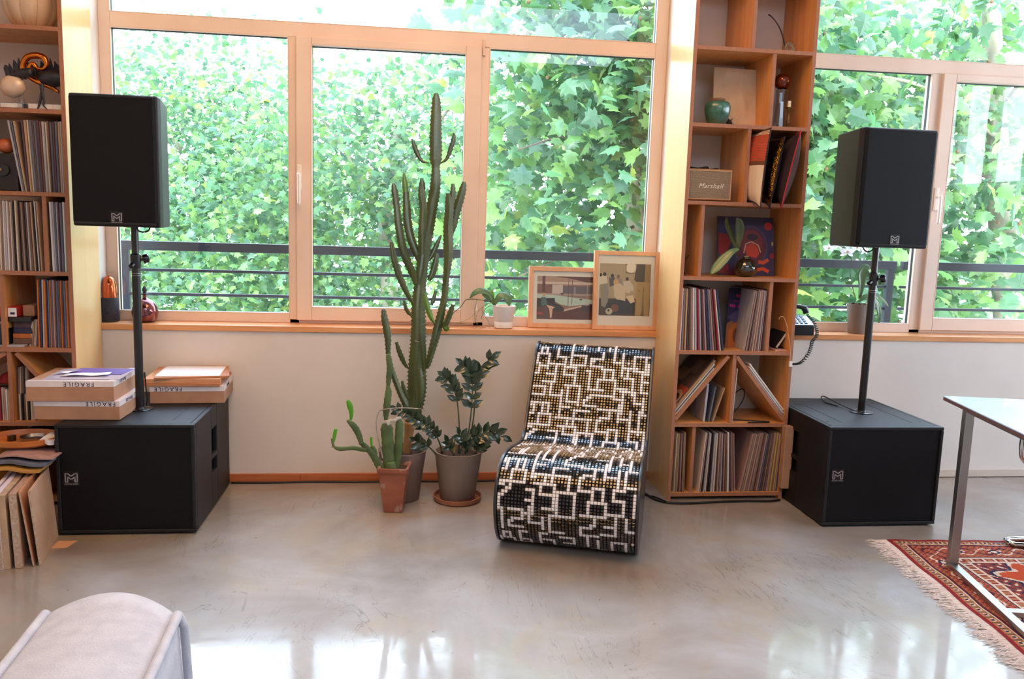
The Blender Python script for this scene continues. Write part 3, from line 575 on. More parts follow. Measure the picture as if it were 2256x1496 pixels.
# ================================================================== BOOKSHELVES
def shelf_unit(label, X0, X1, yf, levels, ztop, dividers, diags, vis_side, back=None):
    r = thing('bookshelf', label, 'bookshelf', ((X0+X1)/2, (yf)/2-.003, 0), 0, 'tall birch plywood bookshelves')
    t = .018; yb = -.004
    for x, nm in ((X0, 'side_panel'), (X1-t, 'side_panel')):
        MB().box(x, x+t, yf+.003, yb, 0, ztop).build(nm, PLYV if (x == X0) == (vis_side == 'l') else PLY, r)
        MB().box(x, x+t, yf, yf+.003, 0, ztop).build('edge_band', PLYE, r)
    for i, z in enumerate(levels):
        MB().box(X0+t, X1-t, yf+.003, yb, z-t, z).build('shelf_board', PLY, r); MB().box(X0+t, X1-t, yf, yf+.003, z-t, z).build('edge_band', PLYE, r)
    for x, z0, z1 in dividers:
        MB().box(x-t/2, x+t/2, yf+.009, yb, z0, z1-t).build('divider', PLY, r); MB().box(x-t/2, x+t/2, yf+.006, yf+.009, z0, z1-t).build('edge_band', PLYE, r)
    for (xa, za, xb, zb) in diags:
        d = Vector((xb-xa, zb-za)).normalized(); q = Vector((-d.y, d.x))*t*.5
        P = [(xa+q.x, za+q.y), (xb+q.x, zb+q.y), (xb-q.x, zb-q.y), (xa-q.x, za-q.y)]
        MB().prism(P, yf+.009, yb).build('diagonal_board', PLY, r); MB().prism(P, yf+.006, yf+.009).build('edge_band', PLYE, r)
    return r
RL, RT = (.038, .405, .779, 1.152, 1.523, 1.895, 2.255, 2.62), 3.3
RX0, RX1, RY = 1.334, 1.952, -.36
def rx(px, py): return onY(px, py, RY).x
shelf_unit('tall plywood bookshelf between the windows behind the mosaic chair', RX0, RX1, RY, RL, RT,
    [(rx(1527, 1000), .038, .405), (rx(1616, 850), .405, .779), (rx(1696, 700), .779, 1.152), (rx(1546, 530), 1.152, 1.523), (rx(1648, 360), 1.523, 1.895), (rx(1704, 190), 1.895, 2.255), (rx(1664, 50), 2.255, 2.62)],
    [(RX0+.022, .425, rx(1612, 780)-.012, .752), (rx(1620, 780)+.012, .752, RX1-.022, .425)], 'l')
LL = (.036, .403, .750, 1.102, 1.458, 1.820, 2.174, 2.53)
LX0, LX1, LY = -2.30, -1.520, -.34
def lx(px, py): return onY(px, py, LY).x
shelf_unit('tall plywood bookshelf at the left edge packed with records', LX0, LX1, LY, LL, 3.3,
    [(lx(98, 500), 1.102, 1.458), (lx(22, 850), .403, .750), (lx(5, 700), .750, 1.102), (-1.99, 1.458, 1.820), (-1.9, 0.036, .403)],
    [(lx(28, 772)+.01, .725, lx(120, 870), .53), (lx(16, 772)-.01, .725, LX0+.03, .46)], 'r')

# ================================================================== RECORDS AND CDs
SL = {'cream': (214, 200, 182), 'taupe': (150, 124, 112), 'tan': (190, 158, 128), 'brown': (116, 84, 70), 'white': (232, 226, 222), 'plum': (88, 62, 72), 'dusty pink': (178, 140, 134), 'black': (34, 28, 32),
      'ochre': (196, 156, 92), 'crimson': (142, 34, 58), 'slate': (104, 108, 126), 'pale grey': (184, 180, 188), 'orange': (204, 112, 52), 'navy': (44, 46, 78)}
SLM = {k: mat('sleeve_'+k.replace(' ', '_'), v, .6, col2=tuple(int(c*.86) for c in v), scale=26, stretch=(1, 1, .3), seed=i) for i, (k, v) in enumerate(SL.items())}
def unitbox(name, m, dx, dy, dz):
    me = bpy.data.meshes.new(name); b = MB().box(-.5, .5, 0, dy, 0, dz)
    # slightly rounded spine and an open mouth line on the top edge
    b = MB(); b.prism([(-.5, .004), (-.25, 0), (.25, 0), (.5, .004), (.5, dy), (-.5, dy)], 0, dz, 'z')
    me.from_pydata(b.v, [], b.f); bm = bmesh.new(); bm.from_mesh(me); bmesh.ops.recalc_face_normals(bm, faces=bm.faces); bm.to_mesh(me); bm.free(); me.materials.append(m); return me
RECM = {k: unitbox('record', m, 1, .312, .312) for k, m in SLM.items()}
CDM = {k: unitbox('compact_disc_case', m, 1, .142, .124) for k, m in SLM.items()}
def row(kind, where, group, pxa, pxb, z, yf, n, l0, l1, pal, jit=.008, seed=1, over=None):
    rg = random.Random(seed); xa, xb = pxa, pxb; ws = [rg.uniform(.7, 1.35) for _ in range(n)]; tot = sum(ws); x = xa
    meshes, nm, hh = (RECM, 'record', .312) if kind == 'record' else (CDM, 'compact_disc_case', .124)
    last = None
    for i in range(n):
        wd = ws[i]/tot*(xb-xa); t = (i+.5)/n; lean = math.radians(l0+(l1-l0)*t)
        c = rg.choice([k for k in pal if k != last]); last = c
        o = bpy.data.objects.new(nm, meshes[c]); C.objects.link(o)
        th = wd*.95*math.cos(lean)-max(0, (l0-l1)/n)*PI/180*hh; th = max(th, .0012)
        o.location = (x+wd/2, yf+rg.uniform(0, jit), z+abs(math.sin(lean))*th*.5+.0004); o.rotation_euler = (0, lean, 0); o.scale = (th, 1, 1 if kind != 'record' else rg.uniform(.985, 1.01))
        tag(o, '%s %s, %s from the left %s' % (c, 'record sleeve' if kind == 'record' else 'disc case', ORD[i], where), 'record' if kind == 'record' else 'disc case', group); x += wd
P1 = ['cream', 'taupe', 'tan', 'brown', 'white', 'plum', 'dusty pink', 'black', 'pale grey']
def rxs(a, b, y=RY): return onY(a, 1040, y).x, onY(b, 1040, y).x
def bay(where, grp, pa, pb, py, z, n, l0, l1, pal, seed, yf, side='r'):
    a, b_ = onY(pa, py, yf).x, onY(pb, py, yf).x
    row('record', where, grp, a, b_, z, yf, n, l0, l1, pal, seed=seed)
YR = RY+.012
bay('in the bottom bay beside the chair', 'records in the narrow bottom bay', 1484, 1509, 1088, .038, 8, 0, -2, ['dusty pink', 'plum', 'cream', 'ochre', 'taupe'], 3, YR)
bay('in the middle bottom bay', 'records in the middle bottom bay', 1538, 1620, 1088, .038, 20, 4, -5, P1, 4, YR)
bay('in the leaning bottom group', 'records leaning by the right subwoofer', 1627, 1722, 1088, .038, 22, 10, 1, ['tan', 'dusty pink', 'taupe', 'brown', 'ochre', 'plum', 'cream', 'slate'], 5, YR)
bay('left of the dark album cover', 'records left of the dark album cover', 1495, 1597, 768, .779, 19, 0, -10, P1+['crimson', 'slate', 'navy'], 6, YR)
bay('right of the dark album cover', 'records right of the dark album cover', 1640, 1685, 768, .779, 12, 7, 1, ['dusty pink', 'pale grey', 'plum', 'white', 'taupe', 'cream'], 8, YR)
YL = LY+.012
bay('under the bronze ornament', 'records under the bronze ornament', 60, 146, 418, 1.458, 17, -3, 0, ['plum', 'slate', 'dusty pink', 'pale grey', 'brown', 'tan', 'cream'], 9, YL)
bay('fanning beside the dark case', 'records fanning beside the dark case', 46, 59, 418, 1.458, 3, -9, -7, ['pale grey', 'tan', 'slate'], 10, YL)
bay('two shelves above the cartons', 'records in the wide left bay', 0, 93, 590, 1.102, 23, 1, -2, P1, 11, YL)
bay('in the narrow left-shelf bay', 'records in the narrow left bay', 105, 152, 592, 1.102, 10, -1, 0, ['pale grey', 'white', 'plum', 'black', 'slate', 'taupe'], 12, YL)
bay('above the left cartons', 'records above the left cartons', 84, 160, 764, .750, 18, 1, 0, ['pale grey', 'plum', 'orange', 'cream', 'brown', 'slate', 'dusty pink', 'navy'], 13, YL)
bay('in the dim bottom bay', 'records in the dim bottom bay', 42, 104, 1030, .036, 14, 2, 0, ['brown', 'plum', 'black', 'taupe'], 14, YL)
def xl(px, py, y=LY+.02): return onY(px, py, y).x
row('disc', 'in the lower row beside the cartons', 'disc cases in the lower row', xl(36, 925), xl(79, 925), .403, LY+.03, 9, 0, 0, P1, seed=21)
row('disc', 'in the upper row beside the cartons', 'disc cases in the upper row', xl(30, 866), xl(60, 866), .529, LY+.035, 7, 3, 1, P1, seed=22)
row('disc', 'next to the open magazine', 'disc cases next to the magazine', xl(56, 755), xl(72, 755), .750, LY+.05, 4, 8, 5, ['cream', 'tan', 'white'], seed=23)

# ------------------------------------------------------------------ flat printed artwork: coloured shapes laid on one another
VM = vmat('printed_card', .45, coat=.15); VP = vmat('photo_print', .5)
def ell(cx, cy, rx_, ry_=None, n=18, a0=0): ry_ = ry_ or rx_; return [(cx+rx_*math.cos(2*PI*k/n+a0), cy+ry_*math.sin(2*PI*k/n+a0)) for k in range(n)]
def rc(x0, y0, x1, y1): return [(x0, y0), (x1, y0), (x1, y1), (x0, y1)]
def thick(pts, w_):
    out = []
    L_, R_ = [], []
    for i, p in enumerate(pts):
        a = pts[max(i-1, 0)]; b_ = pts[min(i+1, len(pts)-1)]; dx, dy = b_[0]-a[0], b_[1]-a[1]; q = math.hypot(dx, dy) or 1
        L_.append((p[0]-dy/q*w_/2, p[1]+dx/q*w_/2)); R_.append((p[0]+dy/q*w_/2, p[1]-dx/q*w_/2))
    for i in range(len(pts)-1): out.append([L_[i], L_[i+1], R_[i+1], R_[i]])
    return out
def clip(poly, x0, y0, x1, y1):
    for ax, lim, sgn in ((0, x0, 1), (0, x1, -1), (1, y0, 1), (1, y1, -1)):
        out = []
        for i, p in enumerate(poly):
            q = poly[i-1]; ip, iq = (p[ax]-lim)*sgn >= 0, (q[ax]-lim)*sgn >= 0
            if ip != iq:
                t_ = (lim-q[ax])/(p[ax]-q[ax]); out.append((q[0]+(p[0]-q[0])*t_, q[1]+(p[1]-q[1])*t_))
            if ip: out.append(p)
        poly = out
        if len(poly) < 3: return None
    return poly
def art(name, parent, polys, box, org, U, V, m=VM, eps=.00006, local=False):
    """polys [(colour, points)] in drawing units inside box (x0, y0, x1, y1), y down; org = world point of the upper left corner, U and V full width and down vectors"""
    org, U, V = Vector(org), Vector(U), Vector(V); N = U.cross(V); N.normalize()
    if N.y > 0: N = -N
    b_ = MB(); x0, y0, x1, y1 = box
    for k, (c, P) in enumerate(polys):
        P = clip(P, x0, y0, x1, y1)
        if P: b_.add([org+U*((p[0]-x0)/(x1-x0))+V*((p[1]-y0)/(y1-y0))+N*eps*(k+1) for p in P], [tuple(range(len(P)))], c)
    return b_.build(name, m, parent, local=local)

# ------------------------------------------------------------------ framed photographs on the sill
def frame(label, pxl, pyt, pxr, pyb, bw_, yb, polys, win, box, extra_w=0, mcol=(236, 226, 222)):
    z0 = .8275; xl_, xr_ = onY(pxl, pyb, yb).x, onY(pxr, pyb, yb).x+extra_w; h = onY(pxl, pyt, yb+.02).z-z0
    r = thing('picture_frame', label, 'picture', ((xl_+xr_)/2, yb, z0), 0, 'framed photographs on the window sill')
    W_ = xr_-xl_; lean = math.radians(3.2)
    fm_ = MB(); d = .026; hw = W_/2
    FRM = mat('maple_frame', (226, 178, 138), .45, col2=(212, 160, 118), scale=7, stretch=(3, 3, .6), coat=.2)
    for a, c, e, g in ((-hw, -hw+bw_, 0, h), (hw-bw_, hw, 0, h)): fm_.box(a, c, 0, d, e, g)
    fm_.box(-hw+bw_, hw-bw_, 0, d, 0, bw_); fm_.box(-hw+bw_, hw-bw_, 0, d, h-bw_, h)
    parts = [fm_.build('frame', FRM, r, local=True, bevel=.0015)]
    MT = mat('picture_mount', mcol, .8, col2=tuple(c-6 for c in mcol), scale=3)
    parts.append(MB().box(-hw+bw_, hw-bw_, .009, .012, bw_, h-bw_).build('mount', MT, r, local=True))
    # window position in frame fractions
    ax, az, bx, bz = win; org = (-hw+ax*W_, .0085, h-az*h)
    parts.append(art('photograph', r, polys, box, org, ((bx-ax)*W_, 0, 0), (0, 0, -(bz-az)*h), VP, local=True))
    parts.append(MB().box(-hw+bw_, hw-bw_, .004, .006, bw_, h-bw_).build('glazing', GLASS, r, local=True))
    parts.append(MB().box(-hw+.008, hw-.008, d, d+.002, .008, h-.008).build('backboard', mat('brown_backing', (150, 110, 80), .85, bump=.05), r, local=True))
    r.rotation_euler = (-lean, 0, 0); return r
A1 = [((150, 112, 100), rc(845, 405, 1500, 860)), ((176, 142, 128), rc(845, 405, 1500, 470)), ((96, 50, 44), [(1020, 405), (1500, 405), (1500, 500), (1425, 478), (1180, 425)]), ((214, 190, 178), rc(845, 463, 1500, 488)), ((130, 88, 84), rc(845, 492, 1000, 595)),
      ((206, 190, 186), rc(1000, 492, 1110, 592)), ((104, 92, 104), rc(1112, 505, 1500, 610)), ((150, 140, 150), rc(1225, 515, 1245, 600)), ((176, 150, 140), rc(845, 585, 1500, 606)), ((188, 206, 200), [(845, 594), (1000, 600), (1500, 655), (1500, 680), (1180, 716), (1090, 700), (1010, 655), (845, 632)]),
      ((92, 48, 48), [(845, 640), (1020, 668), (1130, 765), (1400, 690), (1500, 690), (1500, 860), (845, 860)]), ((222, 192, 178), [(1115, 776), (1390, 700), (1390, 690), (1130, 752)]), ((44, 28, 36), [(845, 640), (1028, 632), (1034, 690), (1085, 705), (1130, 740), (1130, 770), (1030, 772), (940, 720), (845, 730)]),
      ((96, 42, 36), rc(897, 405, 926, 575)), ((60, 34, 44), rc(1310, 705, 1425, 770)), ((74, 100, 98), [(890, 625), (935, 625), (955, 705), (890, 715)]), ((206, 156, 122), ell(914, 600, 15, 20)), ((224, 182, 156), [(940, 705), (1035, 728), (1010, 748), (1000, 845), (985, 845), (975, 748)]),
      ((168, 50, 50), [(850, 782), (900, 785), (915, 808), (850, 812)]), ((110, 60, 56), rc(1166, 425, 1172, 716)), ((110, 60, 56), rc(1204, 440, 1210, 700)), ((196, 170, 156), rc(1364, 470, 1369, 690)), ((60, 40, 50), ell(1102, 588, 16, 9)), ((60, 40, 50), ell(1300, 645, 16, 8))]
A2 = [((176, 154, 126), rc(1495, 275, 2020, 820)), ((150, 122, 92), rc(1950, 275, 2020, 820)), ((236, 222, 206), ell(1816, 320, 56, 50)), ((60, 46, 40), rc(1760, 275, 1766, 370)), ((60, 46, 40), [(1766, 366), (1850, 372), (1850, 378), (1766, 374)]), ((74, 50, 42), rc(1495, 640, 2020, 820)),
      ((214, 200, 182), [(1495, 410), (1560, 400), (1580, 480), (1495, 500)]), ((48, 34, 30), ell(1545, 390, 17, 20)), ((48, 34, 30), ell(1505, 398, 14, 18)), ((54, 38, 32), ell(1625, 404, 16, 20)), ((110, 84, 66), ell(1685, 410, 15, 20)), ((86, 76, 84), [(1590, 425), (1650, 420), (1650, 500), (1600, 520)]), ((150, 132, 128), [(1665, 428), (1725, 432), (1730, 500), (1670, 500)]),
      ((60, 44, 40), ell(1778, 434, 15, 19)), ((206, 192, 176), [(1735, 465), (1800, 452), (1840, 500), (1850, 560), (1760, 560)]), ((146, 136, 124), [(1500, 500), (1575, 485), (1592, 560), (1580, 745), (1520, 720)]), ((206, 160, 104), ell(1664, 470, 27, 34)), ((212, 190, 164), [(1640, 500), (1700, 480), (1760, 520), (1815, 550), (1810, 585), (1760, 575), (1765, 665), (1700, 670), (1650, 620)]),
      ((38, 36, 46), [(1590, 660), (1700, 650), (1865, 690), (1865, 790), (1640, 805), (1560, 730)]), ((226, 200, 170), [(1770, 620), (1840, 600), (1865, 670), (1820, 690)]), ((120, 70, 52), ell(1660, 740, 40, 42)), ((196, 180, 160), ell(1600, 775, 36, 34)), ((44, 32, 30), ell(1595, 765, 10, 14)), ((52, 50, 60), [(1870, 275), (1960, 275), (1955, 465), (1880, 470), (1850, 440)]),
      ((172, 142, 104), [(1880, 462), (2012, 465), (2014, 818), (1960, 818), (1950, 640), (1930, 818), (1868, 818)]), ((130, 104, 74), [(1945, 520), (1955, 520), (1952, 818), (1935, 818)]), ((140, 112, 80), thick([(1885, 540), (1925, 575)], 8)[0])]
frame('landscape pool photograph in a maple frame behind the taller frame', 1163, 586, 1304, 722, .024, .100, A1, (.107, .155, .90, .862), (845, 405, 1500, 857), extra_w=.085)
frame('upright group photograph in a maple frame at the right end of the sill', 1305, 551, 1447, 727, .023, .055, A2, (.092, .160, .880, .822), (1495, 277, 2020, 820))

# ------------------------------------------------------------------ objects on the sill
COP = mat('amber_copper_glass', (214, 98, 44), .12, metal=.85, coat=.5, col2=(190, 78, 34), scale=4)
ROSE = mat('rose_mirror_glaze', (150, 92, 92), .1, metal=.9, coat=.4, col2=(120, 70, 76), scale=3)
CHAR = mat('charcoal_ceramic', (54, 50, 58), .7, col2=(46, 43, 50), scale=30, bump=.1)
x, y = onZ(265, 700, .8265).x, .085
r = thing('table_lamp', 'bullet lamp of amber glass on a charcoal cylinder in the sill corner', 'lamp', (x, y, .8275))
MB().lathe([(.043, 0), (.046, .004), (.046, .118), (.043, .122), (.034, .122)], (x, y, .8275), 32).build('base', CHAR, r, smooth=True)
MB().lathe([(.0385, .122), (.0385, .165), (.036, .19), (.029, .212), (.016, .228), (0, .233)], (x, y, .8275), 32).build('shade', COP, r, smooth=True)
for zz in (.085, .045): MB().tube([(x+.008, y-.0455, .8275+zz), (x+.008, y-.0485, .8275+zz)], .004, 10).build('button', BLKP, r)
x, y = onZ(328, 706, .8265).x, .085
r = thing('round_flask', 'round rose-mirrored flask with a dark stopper behind the left pole', 'vase', (x, y, .8275))
MB().lathe([(.026, 0), (.050, .006), (.062, .028), (.065, .052), (.062, .075), (.050, .097), (.032, .112), (.016, .119), (.0105, .125), (.0105, .138), (.014, .141)], (x, y, .8275), 36).build('body', ROSE, r, smooth=True)
MB().lathe([(.018, .141), (.019, .144), (.006, .147), (.011, .158), (.012, .165), (.006, .178), (.0, .187)], (x, y, .8275), 16).build('stopper', CHAR, r, smooth=True)
def blade(path, wid, fold=.25, up=(0, -.75, .65), n=5):
    """leaf surface along a path with a V fold; two-sided closed thin body"""
    P = catmull(path, n); W_ = interp(wid, n); vs = []; m = len(P); up = Vector(up)
    for i in range(m):
        t_ = (P[min(i+1, m-1)]-P[max(i-1, 0)]).normalized(); s_ = t_.cross(up); s_ = s_.normalized() if s_.length > 1e-4 else Vector((1, 0, 0)); nn = s_.cross(t_).normalized()
        w_ = W_[i]; vs += [P[i]-s_*w_+nn*w_*fold, P[i]-s_*w_*.5+nn*w_*fold*.35, P[i], P[i]+s_*w_*.5+nn*w_*fold*.35, P[i]+s_*w_+nn*w_*fold]
    fs = [(i*5+k, i*5+k+1, i*5+k+6, i*5+k+5) for i in range(m-1) for k in range(4)]
    return vs, fs
def bladeobj(name, m, parent, path, wid, fold=.25, up=(0, -.75, .65)):
    b_ = MB(); v_, f_ = blade(path, wid, fold, up); b_.add(v_, f_); o = b_.build(name, m, parent, smooth='full')
    s_ = o.modifiers.new('thickness', 'SOLIDIFY'); s_.thickness = .0016; return o
OL = mat('orchid_leaf_green', (92, 124, 80), .35, col2=(74, 108, 66), scale=8, coat=.35, coatr=.2, stretch=(1, 1, 1))
ROOT = mat('orchid_root', (176, 160, 120), .7, col2=(140, 120, 84), scale=20)
SEP = .0024
def pp(pts, Y): return [tuple(onY(a, b_, Y)) for a, b_ in pts]
# white pot
x, y = onZ(1103, 716, .8265).x, .062; z0 = .8275
r = thing('orchid_in_white_pot', 'flowerless orchid in a white pot left of the framed photographs', 'potted plant', (x, y, z0))
MB().lathe([(.045, 0), (.049, .003), (.0515, .034), (.0505, .0355), (.0518, .037), (.062, .112), (.0645, .118), (.0625, .121), (.0595, .118), (.056, .098), (0, .096)], (x, y, z0), 40).build('pot', WHT, r, smooth=True)
MB().lathe([(.0585, .100), (.03, .106), (0, .108)], (x, y, z0), 24, fn=lambda a, z: 1+.06*math.sin(7*a)).build('bark_chips', SOIL, r)
cpt = [(1085, 662), (1075, 655), (1060, 643), (1045, 643), (1036, 656)]
bladeobj('leaf', OL, r, pp([(1090, 672), (1078, 648), (1060, 641), (1046, 645), (1035, 657)], y-.02), [.008, .016, .019, .016, .002], .12)
bladeobj('leaf', OL, r, pp([(1088, 672), (1100, 654), (1112, 652), (1120, 662), (1122, 674)], y-.035), [.008, .018, .023, .021, .003], .12)
bladeobj('leaf', mat('young_leaf_green', (136, 184, 64), .4, trans=.3, coat=.2), r, pp([(1086, 668), (1085, 652), (1083, 644), (1087, 638)], y), [.006, .011, .011, .002], .2)
bladeobj('leaf', OL, r, pp([(1086, 668), (1074, 656), (1066, 648), (1068, 645)], y+.02), [.006, .011, .011, .002], .2)
rt = MB(); rt.tube(catmull(pp([(1086, 664), (1060, 661), (1040, 659), (1026, 661), (1016, 675), (1002, 687), (992, 694)], y-.015), 6), .0022, 7); rt.build('flower_stem', mat('dark_stem', (84, 70, 44), .6, col2=(64, 84, 48), scale=6), r, smooth='full')
rt = MB()
for pts in ([(1050, 663), (1046, 680), (1045, 700), (1043, 711), (1030, 713), (1000, 714)], [(1090, 664), (1070, 672), (1055, 684), (1048, 700), (1046, 712)], [(1075, 668), (1062, 680), (1068, 696), (1076, 708), (1078, 722)], [(1048, 690), (1030, 704), (1010, 711), (994, 716)], [(1084, 672), (1072, 678), (1064, 690), (1060, 703)], [(1070, 727), (1064, 730), (1061, 734)]):
    rt.tube(catmull([Vector(p) if Vector(p).z > .831 else Vector((p[0], p[1], .831)) for p in pp(pts, y-.03)], 5), .0016, 6)
rt.build('aerial_roots', ROOT, r, smooth='full')
rt = MB()
for py_ in (684, 692, 702, 710): rt.tube(pp([(1045, py_), (1052, py_-1)], y-.028), .0022, 6)
rt.tube(pp([(1050, 672), (1051, 714)], y-.03), .0022, 7); rt.build('support_clip', mat('clear_clip', (220, 200, 170), .3, coat=.3), r, smooth='full')
# white orchid in a brown pot
BPOT = mat('brown_grey_pot', (128, 112, 104), .55, col2=(120, 104, 96), scale=10)
x, y = onZ(1877, 732, .8265).x, .072
r = thing('white_orchid', 'white-flowered orchid in a tall brown pot under the right loudspeaker', 'potted plant', (x, y, z0))
MB().lathe([(.041, 0), (.044, .003), (.0605, .160), (.061, .166), (.0575, .166), (.0545, .150), (0, .148)], (x, y, z0), 40).build('pot', BPOT, r, smooth=True)
ck = MB(); g2 = random.Random(4)
for k in range(60):
    a = g2.uniform(0, 2*PI); q = g2.uniform(0, .05); ck.obox((x+q*math.cos(a), y+q*math.sin(a), z0+.155+g2.uniform(-.004, .010)), Vector((g2.uniform(-1, 1), g2.uniform(-1, 1), .3))*.012, Vector((.3, g2.uniform(-1, 1), g2.uniform(-1, 1)))*.008, Vector((g2.uniform(-1, 1), .2, 1))*.007)
ck = ck.build('bark_chips', mat('bark_chip', (120, 84, 58), .9, col2=(60, 40, 28), scale=50, bump=.5), r); ck['kind'] = 'stuff'
bladeobj('leaf', OL, r, pp([(1893, 658), (1897, 630), (1898, 605), (1906, 592), (1916, 590)], y-.01), [.008, .018, .030, .029, .010], .35, up=(0, -1, .2))
bladeobj('leaf', OL, r, pp([(1895, 658), (1912, 652), (1930, 664), (1937, 690), (1936, 712)], y-.03), [.006, .015, .019, .015, .003], .2)
bladeobj('leaf', OL, r, pp([(1893, 662), (1908, 657), (1922, 668), (1930, 676)], y+.03), [.006, .016, .018, .004], .2)
bladeobj('leaf', OL, r, pp([(1897, 658), (1925, 648), (1946, 662), (1958, 676)], y+.02), [.006, .014, .014, .003], .2)
MB().tube(catmull(pp([(1886, 660), (1880, 640), (1874, 610), (1873, 590), (1876, 575), (1872, 560), (1862, 548), (1845, 540), (1830, 541)], y-.005), 5), .0019, 7).build('flower_stem', mat('dark_stem', (84, 70, 44)), r, smooth='full')
PET = mat('orchid_petal', (246, 238, 244), .5, trans=.35, col2=(240, 226, 236), scale=10); LIP = mat('orchid_lip', (224, 190, 120), .5, col2=(214, 150, 150), scale=60)
def flower(px, py, Y, s_, face):
    c = onY(px, py, Y); F_ = Vector(face).normalized(); X_ = F_.cross(Vector((0, 0, 1))).normalized(); Z_ = X_.cross(F_)
    b_ = MB()
    for a, L, w_ in ((90, 1., .48), (210, 1., .45), (330, 1., .45), (18, 1.1, .72), (162, 1.1, .72)):
        a = math.radians(a); d = X_*math.cos(a)+Z_*math.sin(a); sd = F_.cross(d); k0 = len(b_.v)
        vs = []
        for i in range(6):
            t_ = i/5; wv = w_*math.sin(PI*min(.96, t_*.9+.08))**.7*.5; cu = -F_*(.18*t_*t_)*s_
            vs += [c+d*L*t_*s_-sd*wv*s_+cu, c+d*L*t_*s_+F_*.05*s_+cu*.5, c+d*L*t_*s_+sd*wv*s_+cu]
        b_.add(vs, [(i*3+j, i*3+j+1, i*3+j+4, i*3+j+3) for i in range(5) for j in range(2)])
    f_ = b_.build('flower', PET, r, smooth='full'); MB().lathe([(0, -.1*s_), (.16*s_, 0), (.12*s_, .14*s_), (0, .22*s_)], c+F_*.10*s_, 10).build('lip', LIP, f_, smooth='full')
for px_, py_, dy, s_, fc in ((1826, 547, 0, .030, (-.3, -1, -.1)), (1847, 541, .01, .034, (.3, -1, .2)), (1867, 556, -.02, .042, (-.1, -1, -.15)), (1888, 546, 0, .036, (.2, -1, 0)), (1906, 553, .01, .034, (.5, -1, -.1)), (1856, 537, .02, .03, (0, -1, .3)), (1898, 540, .02, .03, (.4, -.8, .4))):
    flower(px_, py_, y+dy, s_, fc)
# telephone beside the shelf
X0 = 2.060
r = thing('push_button_telephone', 'black push-button telephone on the sill beside the bookshelf', 'telephone', (2.13, .03, .8275))
ph = MB(); ph.prism([(-.075, .8275), (.10, .8275), (.10, .925), (.03, .925), (-.075, .880)], X0, 2.205, 'x'); ph.build('body', BLKP, r, bevel=.005)
FACE = mat('phone_face', (176, 186, 214), .3, metal=.3, bump=.01)
MB().obox((2.1325, -.0235, .9055), (.135, 0, 0), (0, .098, .042), (0, -.0016, .0037)).build('keypad_plate', FACE, r, bevel=.001)
PK = mat('phone_key', (26, 26, 34), .3, coat=.3)
for i in range(4):
    for j in range(3):
        MB().obox((X0+.050+j*.026, -.055+i*.021, .896+i*.009), (.016, 0, 0), (0, .013, .0056), (0, -.002, .005)).build('key', PK, r, bevel=.001)
hs = MB(); hs.tube(catmull([(X0-.005, .062, .945), (X0+.005, .062, .967), (X0+.04, .062, .976), (2.18, .062, .972), (2.21, .062, .958), (2.218, .062, .937)], 5), [.019]*6+[.014]*6+[.013]*6+[.018]*8, 12); hs.build('handset', BLKP, r, smooth='full')
co = []; BS = catmull([(2.222, .055, .93), (2.238, .01, .900), (2.236, -.04, .86), (2.225, -.065, .825), (2.200, -.07, .795), (2.195, -.07, .76), (2.180, -.07, .72), (2.145, -.07, .678), (2.105, -.07, .668), (2.06, -.07, .675)], 22)
for i, p in enumerate(BS): a = i*1.05; co.append(p+Vector((math.cos(a), math.sin(a)*.8, .3*math.sin(a)))*.0085)
MB().tube(co, .003, 6).build('coiled_cord', RUB, r, smooth='full')

# ================================================================== CARTONS ON THE LEFT SUBWOOFER
def carton(label, cx, cy, z, w_, d_, h_, rz, grp, tape_front=True, tx=0., nm='cardboard_box', texts=True):
    r = thing(nm, label, 'box', (cx, cy, z), rz, grp)
    MB().box(-w_/2, w_/2, -d_/2, d_/2, 0, h_).build('carton', CARD, r, local=True, bevel=.002)
    if tape_front:
        t_ = MB(); t_.box(-w_/2-.0006, w_/2+.0006, -d_/2-.0007, -d_/2, h_-.024, h_+.0006).box(w_/2, w_/2+.0007, -d_/2-.0006, d_/2, h_-.024, h_+.0006)
        t_.box(-w_/2, w_/2, -d_/2, -d_/2+.03, h_, h_+.0008).box(w_/2-.03, w_/2, -d_/2+.03, d_/2, h_, h_+.0008)
        t_.build('packing_tape', TAPE, r, local=True)
        if texts:
            e = text(r, 'FRAGILE', .027, (0, 0, 0), (PI/2, PI, 0), INK, spacing=1.3); e.location = (tx, -d_/2-.0012, h_-.0125); e.rotation_euler = (PI/2, PI, 0)
            e = text(r, 'FRAGILE', .022, (0, 0, 0), (PI/2, PI, PI/2), INK, spacing=1.1); e.location = (w_/2+.0012, -d_/2+.12, h_-.0125)
    return r
SUBT = .4895
carton('lower taped carton of the stack left of the pole on the subwoofer', -1.403, -.490, SUBT, .350, .325, .083, math.radians(-1), 'cartons on the left subwoofer', tx=.098)
carton('upper taped carton under loose papers left of the pole', -1.428, -.500, SUBT+.0842, .352, .330, .086, math.radians(1), 'cartons on the left subwoofer', tx=.035)
carton('taped carton at the bottom of the stack by the wall', -1.045, -.168, SUBT, .335, .300, .082, math.radians(4), 'cartons on the left subwoofer', tx=-.085)
MAIL = mat('brown_mailer_card', (190, 128, 88), .7, col2=(176, 116, 78), scale=8)
MAIL2 = mat('pale_mailer_card', (206, 150, 108), .7, col2=(196, 140, 98), scale=8)
def flat(nm, label, cat, cx, cy, z, w_, d_, h_, rz, m, grp=None, parts=None, bevel=.0008):
    o = MB().box(-w_/2, w_/2, -d_/2, d_/2, 0, h_).build(nm, m, None, local=True, bevel=bevel); o.location = (cx, cy, z); o.rotation_euler = (0, 0, rz); return tag(o, label, cat, grp)
zt = SUBT+.0836
